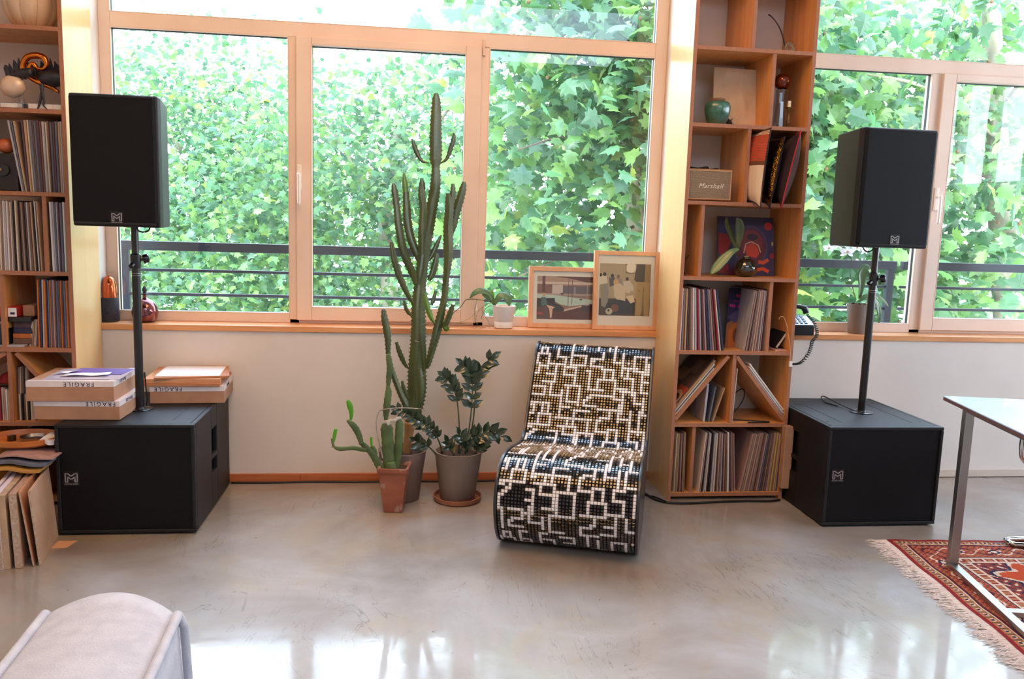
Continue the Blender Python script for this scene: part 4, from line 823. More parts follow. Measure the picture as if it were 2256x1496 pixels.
flat('flat_mailer', 'brown flat mailer directly on the carton by the wall', 'mailer', -1.062, -.172, zt, .345, .315, .014, math.radians(2), MAIL, 'flat mailers by the wall')
flat('flat_mailer', 'thicker brown mailer in the middle of the stack by the wall', 'mailer', -1.068, -.165, zt+.0146, .345, .310, .019, math.radians(4), MAIL2, 'flat mailers by the wall')
flat('flat_mailer', 'uppermost brown mailer turned askew under the white sheets by the wall', 'mailer', -1.045, -.160, zt+.0342, .335, .300, .009, math.radians(12), MAIL, 'flat mailers by the wall')
flat('paper_sheet', 'cream sheet under the top white sheet on the mailers', 'paper', -1.048, -.175, zt+.0438, .29, .25, .0012, math.radians(5), mat('cream_paper', (232, 222, 214), .7, col2=(226, 214, 204), scale=3), 'sheets on the mailers')
o = flat('paper_sheet', 'top white sheet lying on the stack of brown mailers by the wall', 'paper', -1.048, -.160, zt+.0455, .285, .235, .0012, math.radians(3), PAPER, 'sheets on the mailers')
zt = SUBT+.0842+.0868
o = flat('plastic_sleeve', 'crumpled clear sleeve lying on the carton left of the pole', 'plastic', -1.40, -.50, zt+.0004, .31, .26, .0012, math.radians(3), mat('milky_plastic', (206, 196, 214), .25, coat=.5, bump=.4, bscale=18), None)
o = flat('purple_folder', 'flat violet folder under white papers on the left carton', 'folder', -1.375, -.44, zt+.002, .23, .14, .002, math.radians(-3), mat('violet_card', (104, 72, 160), .5, col2=(92, 62, 148), scale=6), None)
def sheet(label, pts, h_, m=PAPER, nm='paper_sheet', grp='loose papers on the left carton'):
    c = Vector((sum(p[0] for p in pts)/len(pts), sum(p[1] for p in pts)/len(pts), zt+.004+h_)); b_ = MB(); n_ = 8; A_, B_, C_, D_ = [Vector((p[0], p[1], zt+.004+h_)) for p in pts]
    vs = [(A_.lerp(B_, i/n_)).lerp(D_.lerp(C_, i/n_), j/4)+Vector((0, 0, .006*math.sin(i/n_*PI*1.5)**2*(1-j/6))) for i in range(n_+1) for j in range(5)]
    b_.add(vs, [(i*5+j, i*5+j+1, i*5+j+6, i*5+j+5) for i in range(n_) for j in range(4)]); o = b_.build(nm, m, None, loc=c, smooth='full'); s_ = o.modifiers.new('t', 'SOLIDIFY'); s_.thickness = .0006
    return tag(o, label, 'paper', grp)
sheet('narrow white envelope lying across the violet folder', [(-1.50, -.585), (-1.30, -.560), (-1.315, -.485), (-1.49, -.515)], .002)
sheet('small folded white slip left of the envelope on the carton', [(-1.545, -.545), (-1.47, -.50), (-1.455, -.445), (-1.53, -.50)], .004)

# ================================================================== ON THE RIGHT BOOKSHELF
def xr(px, py, y): return onY(px, py, y).x
DWOOD = mat('dark_dried_stalk', (52, 36, 28), .8, col2=(34, 24, 20), scale=30, bump=.2)
r = thing('dried_stalk', 'dark curling dried stalk with a coiled shell end on the upper shelf', 'ornament', tuple(onY(1740, 103, -.30)))
zz = 2.2565
r.location = (xr(1740, 103, -.30), -.30, zz)
a = [Vector(p) for p in pp([(1733, 97), (1722, 72), (1711, 50), (1699, 36), (1693, 32)], -.30)]
MB().tube(catmull([Vector((a[0].x, -.30, zz+.008))]+a[1:], 5), interp([.0035, .0035, .003, .0035, .004], 5), 7).build('stalk', DWOOD, r, smooth='full')
c0 = onY(1740, 95, -.30); cc = Vector((c0.x, -.30, zz+.026)); sp = []
for k in range(60): a_ = k*.32; q = .006+.00033*k; sp.append(cc+Vector((math.cos(a_)*q, 0, math.sin(a_)*q)))
MB().tube(sp, interp([.002, .005], 59), 7).build('coil', mat('pale_shell', (172, 150, 128), .7, col2=(96, 74, 60), scale=120), r, smooth='full')
rg = MB(); q = [cc+Vector((math.cos(k*PI/12)*.0245, .002, math.sin(k*PI/12)*.0245)) for k in range(24)]
for p in q[::2]: rg.tube([p, cc+(p-cc)*1.13], .0022, 5)
rg.build('bead_rim', DWOOD, r)
# jar
TEAL = mat('teal_crackle_glaze', (58, 112, 96), .3, col2=(34, 78, 66), scale=30, bump=.1, coat=.5)
x, z = xr(1579, 268, -.28), 1.8955
r = thing('ribbed_jar', 'squat green glazed jar with vertical lobes in front of the relief panel', 'jar', (x, -.28, z))
MB().lathe([(.040, 0), (.048, .006), (.064, .055), (.067, .085), (.060, .106), (.040, .116), (.032, .117)], (x, -.28, z), 48, fn=lambda a, zz_: 1-.045*abs(math.sin(4*a))**.5).build('body', TEAL, r, smooth='full')
MB().lathe([(.031, .116), (.033, .119), (.034, .128), (.030, .129), (.029, .116)], (x, -.28, z), 32).build('rim', mat('bare_clay_rim', (150, 104, 74), .8, col2=(130, 88, 62), scale=30), r, smooth=True)
# relief panel leaning on the back
REL = mat('cream_relief_plaster', (214, 186, 156), .75, col2=(188, 156, 124), scale=5, bump=.9, bscale=9, detail=8)
p0, p1, p2_ = onY(1572, 150, -.16), onY(1670, 152, -.16), onY(1664, 271, -.20)
r = thing('relief_panel', 'square cream relief panel leaning behind the green jar', 'panel', (p2_.x-.13, -.19, 1.8955), 0)
wd_ = p1.x-p0.x; hh_ = p0.z-1.8955+.006
n_ = 26; b_ = MB(); vs = []
for j in range(n_+1):
    for i in range(n_+1):
        u, v = i/n_, j/n_; e = min(u, 1-u, v, 1-v); s_ = (math.sin(u*9+v*5)+math.sin(v*13-u*7))*.0012 if e > .03 else 0
        blob = .008*math.exp(-((u-.62)**2+(v-.38)**2)/.03)*(1+.6*math.sin(24*u+10*v)); vs.append(((u-.5)*wd_, -.010-s_-blob, v*hh_))
b_.add(vs, [(j*(n_+1)+i, j*(n_+1)+i+1, (j+1)*(n_+1)+i+1, (j+1)*(n_+1)+i) for j in range(n_) for i in range(n_)]); b_.build('relief_face', REL, r, local=True, smooth='full')
MB().box(-wd_/2, wd_/2, -.010, .004, 0, hh_).build('panel', mat('panel_edge', (206, 180, 150), .8, col2=(196, 168, 138), scale=6), r, local=True, bevel=.001)
r.location.x = (p0.x+p1.x)/2; r.rotation_euler = (-math.radians(8), math.radians(1), 0)
r = thing('dried_pod', 'small dark prickly pod behind the green jar', 'ornament', (xr(1607, 265, -.25), -.235, 1.8955))
b_ = MB(); b_.lathe([(0, 0), (.015, .004), (.021, .018), (.015, .034), (0, .040)], r.location, 12); b_.build('pod', DWOOD, r, smooth='full'); b_ = MB(); g2 = random.Random(2)
for k in range(26):
    d = Vector((g2.uniform(-1, 1), g2.uniform(-1, 1), g2.uniform(-.4, 1))).normalized(); c_ = Vector(r.location)+Vector((0, 0, .021)); b_.tube([c_+d*.015, c_+d*.032], [.0022, .0005], 5)
b_.build('prickles', DWOOD, r)['kind'] = 'stuff'
# glass vase with amber ball, candlestick
x = xr(1718, 270, -.26)
r = thing('glass_vase', 'tall faceted clear glass vase in the narrow upper bay', 'vase', (x, -.26, 1.8955))
MB().lathe([(.034, 0), (.036, .006), (.033, .04), (.026, .13), (.030, .19), (.027, .19), (.023, .13), (.029, .03), (0, .02)], (x, -.26, 1.8955), 12).build('body', CLEAR, r)
r = thing('amber_glass_ball', 'amber mirrored glass ball resting in the mouth of the clear vase', 'ornament', (x, -.26, 2.085))
MB().lathe([(.042*math.sin(PI*k/16), .040-.042*math.cos(PI*k/16)) for k in range(17)], (x, -.26, 2.085), 32).build('ball', mat('amber_mirror', (128, 56, 28), .1, metal=.8, coat=.5, col2=(96, 40, 22), scale=4), r, smooth='full')
x = xr(1735, 270, -.31)
r = thing('candlestick', 'small turned brass candlestick with a short white candle', 'candlestick', (x, -.315, 1.8955))
MB().lathe([(.019, 0), (.019, .004), (.010, .010), (.005, .018), (.009, .028), (.0045, .040), (.0075, .055), (.0045, .066), (.006, .084), (.015, .094), (.016, .099), (.009, .100)], (x, -.315, 1.8955), 20).build('stem', mat('aged_brass', (122, 96, 56), .4, metal=.8, col2=(90, 70, 44), scale=30), r, smooth=True)
MB().lathe([(.0085, .100), (.0085, .128), (.006, .130), (0, .1295)], (x, -.315, 1.8955), 16).build('candle', mat('candle_wax', (236, 226, 206), .5, col2=(226, 214, 190), scale=8), r, smooth=True)
MB().tube([(x, -.315, 2.024), (x+.001, -.315, 2.033)], .0008, 5).build('wick', RUB, r)
# radio
xa, xb = xr(1514, 405, -.33), xr(1613, 405, -.33); zr = 1.5235; hh_ = onY(1560, 372, -.33).z-zr
r = thing('retro_radio_speaker', 'tan retro speaker box with a script name on its woven grille', 'radio', ((xa+xb)/2, -.265, zr)); hw = (xb-xa)/2
RAD = mat('tan_leatherette', (172, 124, 88), .55, col2=(156, 110, 76), scale=60, bump=.3, bscale=400)
MB().box(-hw, hw, -.065, .065, .004, hh_).build('case', RAD, r, local=True, bevel=.006)
gr = mat('woven_grille', (132, 112, 92), .85, bump=.02); 
MB().box(-hw+.010, hw-.010, -.0665, -.064, .013, hh_-.010).build('grille', gr, r, local=True, bevel=.001)
b_ = MB(); k = .016
while k < hh_-.012: b_.box(-hw+.011, hw-.011, -.0674, -.0665, k, k+.0026); k += .0052
b_.build('grille_weave', mat('woven_thread', (166, 146, 122), .8, col2=(140, 120, 98), scale=200), r, local=True)['kind'] = 'stuff'
b_ = MB(); ring(b_, -hw+.007, hw-.007, .010, hh_-.007, .003, .003, .003, .003, -.069, -.066); b_.build('piping', mat('cream_piping', (214, 180, 140), .5, col2=(200, 166, 126), scale=20), r, local=True)
t_ = text(r, 'Marshall', .033, (0, 0, 0), (PI/2, 0, 0), mat('cream_lettering', (234, 224, 206), .4, metal=.2, bump=.01), shear=.35, spacing=1.12); t_.location = (.004, -.0684, hh_*.47)
for sx_ in (-hw+.02, hw-.02): MB().lathe([(.006, 0), (.005, .004)], (sx_, -.03, 0), 10).build('foot', RUB, r, local=True)
r = thing('black_cable', 'thin black cable tangled on top of the tan speaker box', 'cable', (xa+.05, -.27, zr+hh_))
zc_ = zr+hh_+.004
MB().tube(catmull([(xa-.004, -.30, zc_+.025), (xa+.01, -.29, zc_+.012), (xa+.03, -.28, zc_+.001), (xa+.06, -.27, zc_), (xa+.085, -.29, zc_+.004), (xa+.115, -.285, zc_+.008), (xa+.13, -.26, zc_), (xa+.16, -.28, zc_+.001)], 6), .0032, 7).tube(catmull([(xa+.0, -.27, zc_+.012), (xa+.04, -.262, zc_+.006), (xa+.09, -.275, zc_+.001), (xa+.12, -.27, zc_+.003)], 6), .0028, 7).tube([(xa+.155, -.28, zc_+.002), (xa+.172, -.285, zc_+.002)], .0045, 8).build('wire', RUB, r, smooth='full')
# cushions
def cushion(label, xc, wt, dz, dy, yfront, lean, mface, medge, turn=0, bands=None, z0=1.5245, face_art=None):
    r = thing('cushion', label, 'cushion', (xc, yfront+dy/2, z0+dz/2), 0, 'cushions squeezed into the shelf')
    n_ = 18; 
    for s_, nm, m_ in ((-1, 'left_face', mface[0]), (1, 'right_face', mface[1])):
        b_ = MB(); vs = []
        for j in range(n_+1):
            for i in range(n_+1):
                u, v = i/n_*2-1, j/n_*2-1; e = (max(0, 1-u*u)*max(0, 1-v*v))**.5; pin = 1-.07*(1-abs(u)**2)*0
                k = 1-.06*(abs(v)**2)*(1-u*u)-.0; kk = 1-.06*(u*u)*0
                y_ = u*dy/2*(1-.07*(1-v*v)); z_ = v*dz/2*(1-.05*(1-u*u)); wr = .0012*math.sin(9*u+6*v)*e
                droop = -.030*max(0, -u)**3*max(0, -v)**2
                vs.append((s_*(wt/2*e+wr), y_, z_+droop))
        b_.add(vs, [(j*(n_+1)+i, j*(n_+1)+i+1, (j+1)*(n_+1)+i+1, (j+1)*(n_+1)+i) for j in range(n_) for i in range(n_)]); b_.build(nm, m_, r, local=True, smooth='full')
    ed = []
    for k in range(80):
        t_ = k/80*4; q = t_ % 1*2-1; s_ = int(t_); u, v = ((q, -1), (1, q), (-q, 1), (-1, -q))[s_]
        ed.append((0, u*dy/2*(1-.07*(1-v*v)), v*dz/2*(1-.05*(1-u*u))-.030*max(0, -u)**3*max(0, -v)**2))
    MB().tube(ed, .0035, 6, closed=True).build('piping', medge, r, local=True, smooth='full'); r.rotation_euler = (0, lean, turn); return r
CR_ = mat('cream_cushion_cloth', (214, 192, 168), .85, col2=(204, 180, 154), scale=8, bump=.15, bscale=300)
emb = mat('red_embroidered_cloth', (216, 194, 170), .85, bump=.15, bscale=300); en = emb.node_tree.nodes; el_ = emb.node_tree.links
t_ = en.new('ShaderNodeTexCoord'); sp_ = en.new('ShaderNodeSeparateXYZ'); el_.new(t_.outputs['Object'], sp_.inputs[0]); cr = en.new('ShaderNodeValToRGB'); mr = en.new('ShaderNodeMapRange'); mr.inputs[1].default_value = -.17; mr.inputs[2].default_value = .17
wv = en.new('ShaderNodeTexWave'); wv.inputs['Scale'].default_value = 42; wv.inputs['Distortion'].default_value = 3; wv.bands_direction = 'Z'; el_.new(t_.outputs['Object'], wv.inputs[0])
el_.new(sp_.outputs['Z'], mr.inputs[0]); el_.new(mr.outputs[0], cr.inputs[0]); cr.color_ramp.interpolation = 'CONSTANT'; e0 = cr.color_ramp.elements; e0[0].color = lin((216, 194, 170)); e0[1].position = .50; e0[1].color = lin((96, 44, 36))
e2 = e0.new(.56); e2.color = lin((196, 66, 48)); e3 = e0.new(.93); e3.color = lin((206, 176, 150))
mx = en.new('ShaderNodeMix'); mx.data_type = 'RGBA'; ml = en.new('ShaderNodeMath'); ml.operation = 'GREATER_THAN'; ml.inputs[1].default_value = .72; el_.new(wv.outputs[0], ml.inputs[0])
g_t = en.new('ShaderNodeMath'); g_t.operation = 'GREATER_THAN'; g_t.inputs[1].default_value = 0; el_.new(sp_.outputs['Z'], g_t.inputs[0]); mm_ = en.new('ShaderNodeMath'); mm_.operation = 'MULTIPLY'; el_.new(ml.outputs[0], mm_.inputs[0]); el_.new(g_t.outputs[0], mm_.inputs[1])
el_.new(mm_.outputs[0], mx.inputs[0]); el_.new(cr.outputs[0], mx.inputs[6]); mx.inputs[7].default_value = lin((120, 84, 50)); el_.new(mx.outputs[2], en['Principled BSDF'].inputs['Base Color'])
DK = mat('dark_maroon_cloth', (44, 22, 30), .85, col2=(36, 18, 26), scale=12, bump=.15, bscale=300)
SEQ = mat('gold_sequins', (226, 176, 70), .14, metal=1., bump=1., bscale=150, col2=(120, 84, 34), scale=70)
GRYC = mat('grey_brown_cloth', (120, 92, 88), .85, col2=(108, 82, 80), scale=10, bump=.15, bscale=300)
REDP = mat('red_piping', (190, 30, 44), .6, col2=(170, 24, 38), scale=30)
cushion('cream cushion with a red embroidered upper half, leftmost of three', xr(1680, 370, -.45)+.006, .075, .350, .35, -.455, math.radians(4), (emb, DK), mat('dark_piping', (56, 34, 34), .7, bump=.05), turn=math.radians(3))
cushion('black cushion with a band of gold sequins between two other cushions', xr(1714, 370, -.42)+.004, .080, .315, .32, -.430, math.radians(8), (SEQ, DK), DK, turn=math.radians(-3))
cushion('maroon cushion with red piping and a grey side, rightmost of three', xr(1750, 370, -.45)+.030, .10, .345, .34, -.450, math.radians(10), (DK, GRYC), REDP, turn=math.radians(-14))
# figurine
x = xr(1506, 600, -.30)
r = thing('bronze_figurine', 'tiny dark standing figurine at the left edge of the narrow bay', 'figurine', (x, -.30, 1.1525))
b_ = MB(); BRZ = mat('dark_bronze', (98, 66, 44), .4, metal=.6, col2=(60, 42, 32), scale=30)
b_.tube(catmull([(x-.004, -.30, 1.154), (x-.003, -.30, 1.185), (x, -.30, 1.205), (x+.001, -.30, 1.230), (x, -.30, 1.243)], 4), interp([.003, .0035, .0055, .007, .004], 4), 8)
b_.tube([(x+.006, -.30, 1.154), (x+.004, -.30, 1.185), (x+.001, -.30, 1.205)], [.003, .0035, .005], 8); b_.tube([(x-.004, -.30, 1.235), (x-.012, -.305, 1.225), (x-.006, -.312, 1.212)], .0025, 6); b_.tube([(x+.005, -.30, 1.236), (x+.014, -.305, 1.243), (x+.018, -.308, 1.256)], .0025, 6)
b_.build('body', BRZ, r, smooth='full'); MB().lathe([(.008*math.sin(PI*k/8), .008-.009*math.cos(PI*k/8)) for k in range(9)], (x, -.30, 1.243), 10).build('head', BRZ, r, smooth='full'); MB().lathe([(.012, 0), (.012, .0025), (.008, .003)], (x+.001, -.30, 1.1525), 14).build('plinth', BRZ, r)
# album cover, orchid in a round vase
def cover(nm, label, pts, polys, box, grp=None, back=.0035, m=VM):
    """pts = 3 world points: upper left, upper right, lower left"""
    A_, B_, D_ = map(Vector, pts); U, V = B_-A_, D_-A_; N = U.cross(V).normalized()
    if N.y > 0: N = -N
    c = (A_+U*.5+V); r = thing(nm, label, 'album cover', tuple(c), 0, grp)
    b_ = MB(); o = A_-N*back; b_.obox(o+U*.5+V*.5+N*back*.5, U, V, N*back*.9); b_.build('sleeve', SLM['plum'], r); art('cover_print', r, polys, box, A_, U, V, m); return r
AC = [((58, 52, 84), rc(0, 0, 100, 100)), ((44, 40, 68), rc(0, 0, 100, 14)), ((150, 44, 48), [(2, 28), (16, 30), (24, 44), (16, 62), (8, 70), (2, 60)]), ((120, 36, 50), ell(8, 88, 12, 10)), ((176, 52, 46), ell(90, 15, 7)), ((76, 66, 96), ell(58, 50, 31, 36)), ((92, 44, 62), ell(58, 50, 28, 32)), ((120, 54, 58), ell(60, 44, 20, 22)),
      ((64, 44, 60), ell(62, 34, 10, 6)), ((196, 66, 46), [(48, 52), (60, 44), (70, 50), (74, 62), (68, 70), (52, 66)])]+[((226, 176, 140), q) for q in thick([(46, 62), (50, 46), (60, 42), (72, 48), (76, 60)], 1.6)]+[((206, 86, 50), q) for q in thick([(72, 76), (80, 78), (90, 72)], 6)]+[((206, 80, 46), q) for q in thick([(70, 90), (80, 88), (90, 93)], 6)]+[((140, 40, 60), ell(96, 66, 4, 5)), ((190, 160, 90), ell(97, 45, 1.6, 4)), ((84, 30, 50), ell(22, 96, 10, 5))]
ul, ur = onY(1580, 478, -.14), onY(1703, 480, -.14); d_ = (ur-ul); sz_ = ur.x-ul.x
cover('album_cover', 'dark blue and red album cover leaning behind the round glass vase', [(ul.x, -.14, 1.153+.312*.97), (ul.x+.312, -.13, 1.153+.312*.97), (ul.x+.006, -.185, 1.1535)], AC, (0, 0, 100, 100))
x = xr(1642, 602, -.27); zv = 1.1525
r = thing('orchid_in_glass_bowl', 'dark round glass vase holding two broad orchid leaves', 'potted plant', (x, -.27, zv))
DG = mat('dark_green_glass', (34, 34, 28), .06, coat=1., col2=(24, 26, 20), scale=6, spec=.8); 
MB().lathe([(.022, 0), (.040, .006), (.055, .026), (.058, .046), (.051, .070), (.034, .086), (.020, .092), (.018, .098), (.021, .101)], (x, -.27, zv), 36).build('bowl', DG, r, smooth=True)
MB().lathe([(.017, .094), (.010, .104), (0, .107)], (x, -.27, zv), 12, fn=lambda a, z_: 1+.15*math.sin(5*a)).build('roots', ROOT, r, smooth='full')
OL2 = mat('olive_orchid_leaf', (62, 74, 40), .35, col2=(84, 88, 50), scale=6, coat=.3)
bladeobj('leaf', OL2, r, pp([(1627, 548), (1615, 535), (1606, 512), (1599, 492), (1600, 478)], -.27), [.006, .018, .026, .022, .004], .25, up=(.6, -.7, .3))
bladeobj('leaf', OL2, r, pp([(1627, 548), (1628, 525), (1630, 505), (1628, 490), (1622, 480)], -.26), [.006, .018, .024, .020, .004], .25, up=(-.4, -.9, .2))
bladeobj('leaf', OL, r, pp([(1628, 548), (1612, 555), (1594, 572), (1578, 590), (1566, 604)], -.33), [.006, .017, .026, .024, .006], .2, up=(-.4, -.8, .5))
# album between the record groups
AD = [((52, 44, 78), rc(0, 0, 100, 100)), ((40, 34, 60), rc(0, 0, 100, 20)), ((150, 96, 60), [(0, 60), (30, 45), (60, 50), (60, 100), (0, 100)]), ((190, 104, 52), [(5, 72), (20, 58), (34, 62), (44, 80), (36, 100), (8, 100)]), ((120, 70, 50), ell(26, 80, 8, 12)), ((84, 74, 110), [(0, 48), (45, 30), (60, 38), (20, 60)])]
AD += [((176, 48, 72), ell(22+5.2*k, 13+.5*k, 2.3, 2.6, 8)) for k in range(6)]+[((150, 40, 90), ell(16+3.5*k, 22+.4*k, 1.4, 1.5, 8)) for k in range(4)]+[((206, 44, 112), ell(6+5.4*k, 29+.7*k, 2.4, 2.9, 8)) for k in range(8) if k != 3]
ul = onY(1603, 626, -.17)
r = cover('album_cover', 'blue album cover with pink marks leaning between two record groups', [(ul.x, -.20, .779+.308), (ul.x+.245, -.09, .779+.308), (ul.x-.02, -.24, .7795)], AD, (0, 0, 100, 100))
# small right bay: leaning dark book, tray, pale cord
x0_, x1_ = xr(1704, 760, -.3), xr(1745, 760, -.3)
r = thing('leaning_book', 'dark book with a cream page edge leaning in the small right bay', 'book', (x0_+.01, -.30, .7945), math.radians(0))
MB().box(0, .014, 0, .17, 0, .16).build('cover', SLM['black'], r, local=True, bevel=.001); MB().box(.002, .012, -.0008, .166, .002, .158).build('page_block', SLM['cream'], r, local=True); r.rotation_euler = (0, math.radians(33), 0)
o = MB().box(x0_-.006, RX1-.022, -.34, -.08, .7795, .786).build('folded_cloth', mat('pink_cloth', (206, 160, 150), .85, col2=(190, 146, 138), scale=20), None, loc=(x0_+.04, -.2, .7795), bevel=.002); tag(o, 'flat pink folded cloth under the leaning dark book', 'cloth')
o = MB().lathe([(.050, 0), (.052, .004), (.05, .0045), (.0, .003)], (x0_+.062, -.24, .7865), 24).build('round_case', BLKP, None, loc=(x0_+.062, -.24, .7865), smooth=True); tag(o, 'small round black case on the pink cloth', 'case')
MB()
o = MB().tube(catmull(pp([(1716, 704), (1719, 698), (1726, 699), (1733, 715), (1737, 740), (1741, 770), (1742, 800)], -.372), 6), .0017, 7).build('pale_cord', mat('beige_cord', (214, 164, 120), .6, col2=(200, 150, 108), scale=30), None, loc=tuple(onY(1742, 800, -.372)), smooth='full'); tag(o, 'pale cord hanging down the front of the small right bay', 'cord')
pl_ = MB().box(xr(1738.5, 800, -.372), xr(1745, 800, -.372), -.378, -.3665, onY(1742, 808, -.372).z, onY(1742, 796, -.372).z).build('plug', WHT, o, bevel=.001)
# diagonal bay
def lrec(label, xb_, z_, lean, col_, th=.004, yf=RY+.015, grp='records on the diagonal boards'):
    o = bpy.data.objects.new('record', RECM[col_]); C.objects.link(o); o.location = (xb_, yf, z_); o.rotation_euler = (0, math.radians(lean), 0); o.scale = (th, 1, 1); return tag(o, label, 'record', grp)
A0, A1p = Vector((RX0+.022, .425)), Vector((rx(1612, 780)-.012, .752)); dd = (A1p-A0).normalized(); lean1 = math.degrees(math.atan2(dd.x, dd.y)); nq = Vector((-dd.y, dd.x))
if nq.y < 0: nq = -nq
off = .0095
for i, (c_, th) in enumerate((('white', .007), ('slate', .004), ('white', .006), ('ochre', .003), ('tan', .004))):
    q = A0+nq*(off+th/2+.001)+dd*(off*1.35); off += th+.001; lrec('%s record lying on the left diagonal board, %s from below' % (c_, ORD[i]), q.x, q.y, lean1, c_, th)
AE = [((70, 50, 44), rc(0, 0, 100, 100)), ((104, 80, 66), rc(20, 12, 52, 40)), ((128, 84, 54), rc(44, 36, 88, 60)), ((84, 62, 54), rc(0, 44, 40, 70)), ((176, 70, 48), rc(0, 66, 40, 100)), ((206, 160, 120), ell(20, 92, 22, 18)), ((60, 40, 40), ell(20, 92, 14, 11)), ((96, 70, 56), rc(56, 64, 96, 84))]
q = A0+nq*(off+.006)+dd*(off*1.5)
pU = Vector((q.x, -.33, q.y)); Vd = Vector((dd.x, 0, dd.y))*.312
r = cover('album_cover', 'brown collage album cover lying on the left diagonal board', [pU+Vd+Vector((0, .0, 0)), pU+Vd+Vector((0, .30, 0)), pU+Vector((0, .0, 0))], AE, (0, 0, 100, 100))
for i, (pxb, pxt, c_, th) in enumerate(((1551, 1560, 'pale grey', .011), (1562, 1577, 'slate', .007), (1571, 1597, 'tan', .006))):
    o = MB().box(-th/2, th/2, 0, .20, 0, .185 if i else .20).build('book', SLM[c_], None, local=True, bevel=.001); xx = xr(pxb, 922, RY+.03); o.location = (xx, RY+.03, .4065)
    o.rotation_euler = (0, math.atan2(xr(pxt, 845, RY+.03)-xx, .175), 0); tag(o, ('pale grey book standing under the left diagonal board', 'slate book leaning in the middle under the left diagonal', 'tan book leaning right under the left diagonal board')[i], 'book', 'books under the diagonal')
o = MB().box(0, .11, 0, .004, 0, .155).build('grey_card', SLM['slate'], None, local=True); o.location = (xr(1532, 922, -.22), -.22, .4065); o.rotation_euler = (-.06, 0, 0); tag(o, 'blue-grey card with a dark numeral standing under the left diagonal', 'card'); t_ = text(o, '1', .09, (0, 0, 0), (PI/2, 0, 0), INK); t_.location = (.055, -.0008, .075)
B0, B1 = Vector((RX1-.022, .425)), Vector((rx(1620, 780)+.012, .752)); dd = (B1-B0).normalized(); lean2 = math.degrees(math.atan2(dd.x, dd.y)); nq = Vector((-dd.y, dd.x)); nq = nq if nq.y > 0 else -nq; off = .0095
for i, (c_, th) in enumerate((('pale grey', .006), ('white', .008), ('white', .009))):
    q = B0+nq*(off+th/2+.001)+dd*(off*1.35); off += th+.0015; lrec('%s record box on the right diagonal board, %s from below' % (c_, ORD[i]), q.x, q.y, lean2, c_, th)
xx = xr(1612, 922, RY+.02)
o = lrec('white record standing upright against the right of the central divider', xr(1612, 925, RY+.02)+.020, .4055, 2.0, 'white', .005, RY+.02); o.scale = (.005, .6, .9); o.location.x = rx(1616, 850)+.014
o = MB().tube(catmull([(1.72, -.20, .409), (1.70, -.25, .43), (1.66, -.30, .48), (1.68, -.30, .545), (1.735, -.28, .57), (1.745, -.27, .52), (1.71, -.27, .455), (1.66, -.28, .415), (1.72, -.30, .4095), (1.80, -.32, .4095), (1.86, -.335, .4095), (1.84, -.352, .4095), (1.74, -.356, .4095)], 7), .0032, 7).build('black_cable', RUB, None, loc=(1.74, -.30, .4065), smooth='full'); tag(o, 'looped black cable lying under the right diagonal board', 'cable')
o = MB().box(xr(1722, 1000, -.38), xr(1741, 1000, -.38), -.405, -.364, .070, .400).build('cardboard_flap', CARD, None, loc=(1.95, -.385, .05), bevel=.004); tag(o, 'bent cardboard sheet stuck at the lower right front of the right bookshelf', 'cardboard')
# ================================================================== ON THE LEFT BOOKSHELF
LAN = mat('lantern_paper', (232, 206, 176), .6, trans=.3, col2=(222, 192, 160), scale=4)
x = xl(70, 55, -.22); r = thing('pumpkin_lantern', 'cream ribbed pumpkin-shaped lantern on the top left shelf', 'lamp', (x, -.22, 2.1745))
MB().lathe([(.05*1, 0)]+[(.115*math.sin(.45+2.35*k/14), .11-.12*math.cos(.45+2.35*k/14)) for k in range(15)], (x, -.22, 2.1745), 60, fn=lambda a, z_: .93+.07*abs(math.cos(5*a))).build('shade', LAN, r, smooth='full')
for k in range(10):
    a = PI/10+k*PI/5; MB().tube([(x+.1075*.999*math.sin(.5+2.2*j/10)*math.cos(a), -.22+.1075*math.sin(.5+2.2*j/10)*math.sin(a), 2.1745+.11-.12*math.cos(.5+2.2*j/10)) for j in range(11)], .002, 5).build('rib', SLM['tan'], r)
GOLD = mat('polished_bronze', (232, 136, 54), .15, metal=1., col2=(196, 104, 38), scale=4)
r = thing('bronze_coil', 'polished bronze coil ornament behind the dark feathers', 'ornament', (xl(75, 180), -.24, 1.8455))
pts = [(52, 168), (50, 145), (60, 127), (78, 122), (95, 126), (103, 140), (96, 152), (82, 150), (72, 140), (64, 150), (66, 168), (86, 180), (110, 190), (130, 204)]
MB().tube(catmull(pp(pts, -.25), 6), interp([.010, .012, .014, .014, .013, .011, .009, .008, .009, .011, .013, .014, .013, .006], 6), 12).build('coil', GOLD, r, smooth='full')
FEA = mat('black_feather', (24, 22, 28), .5, col2=(38, 34, 44), scale=60, coat=.2)
r = thing('dark_bird_mask', 'black feathered bird mask with a long beak on grey books', 'ornament', (xl(95, 205), -.27, 1.8455))
b_ = MB(); b_.lathe([(.0, -.03), (.04, -.015), (.055, .01), (.045, .035), (.0, .05)], tuple(onY(118, 178, -.26)), 16, sx=1.3, sy=.8); b_.build('head', FEA, r, smooth='full')
MB().tube(catmull(pp([(72, 160), (50, 160), (28, 166), (16, 176)], -.29), 5), interp([.022, .019, .010, .002], 5), 10).build('beak', FEA, r, smooth='full')
MB().tube(catmull(pp([(92, 185), (92, 205), (88, 225), (82, 244)], -.33), 5), interp([.010, .008, .006, .002], 5), 8).build('hanging_plume', FEA, r, smooth='full')
MB().tube(catmull(pp([(93, 200), (97, 222), (96, 232), (104, 241)], -.335), 5), interp([.006, .005, .004, .002], 5), 8).build('hanging_plume', FEA, r, smooth='full')
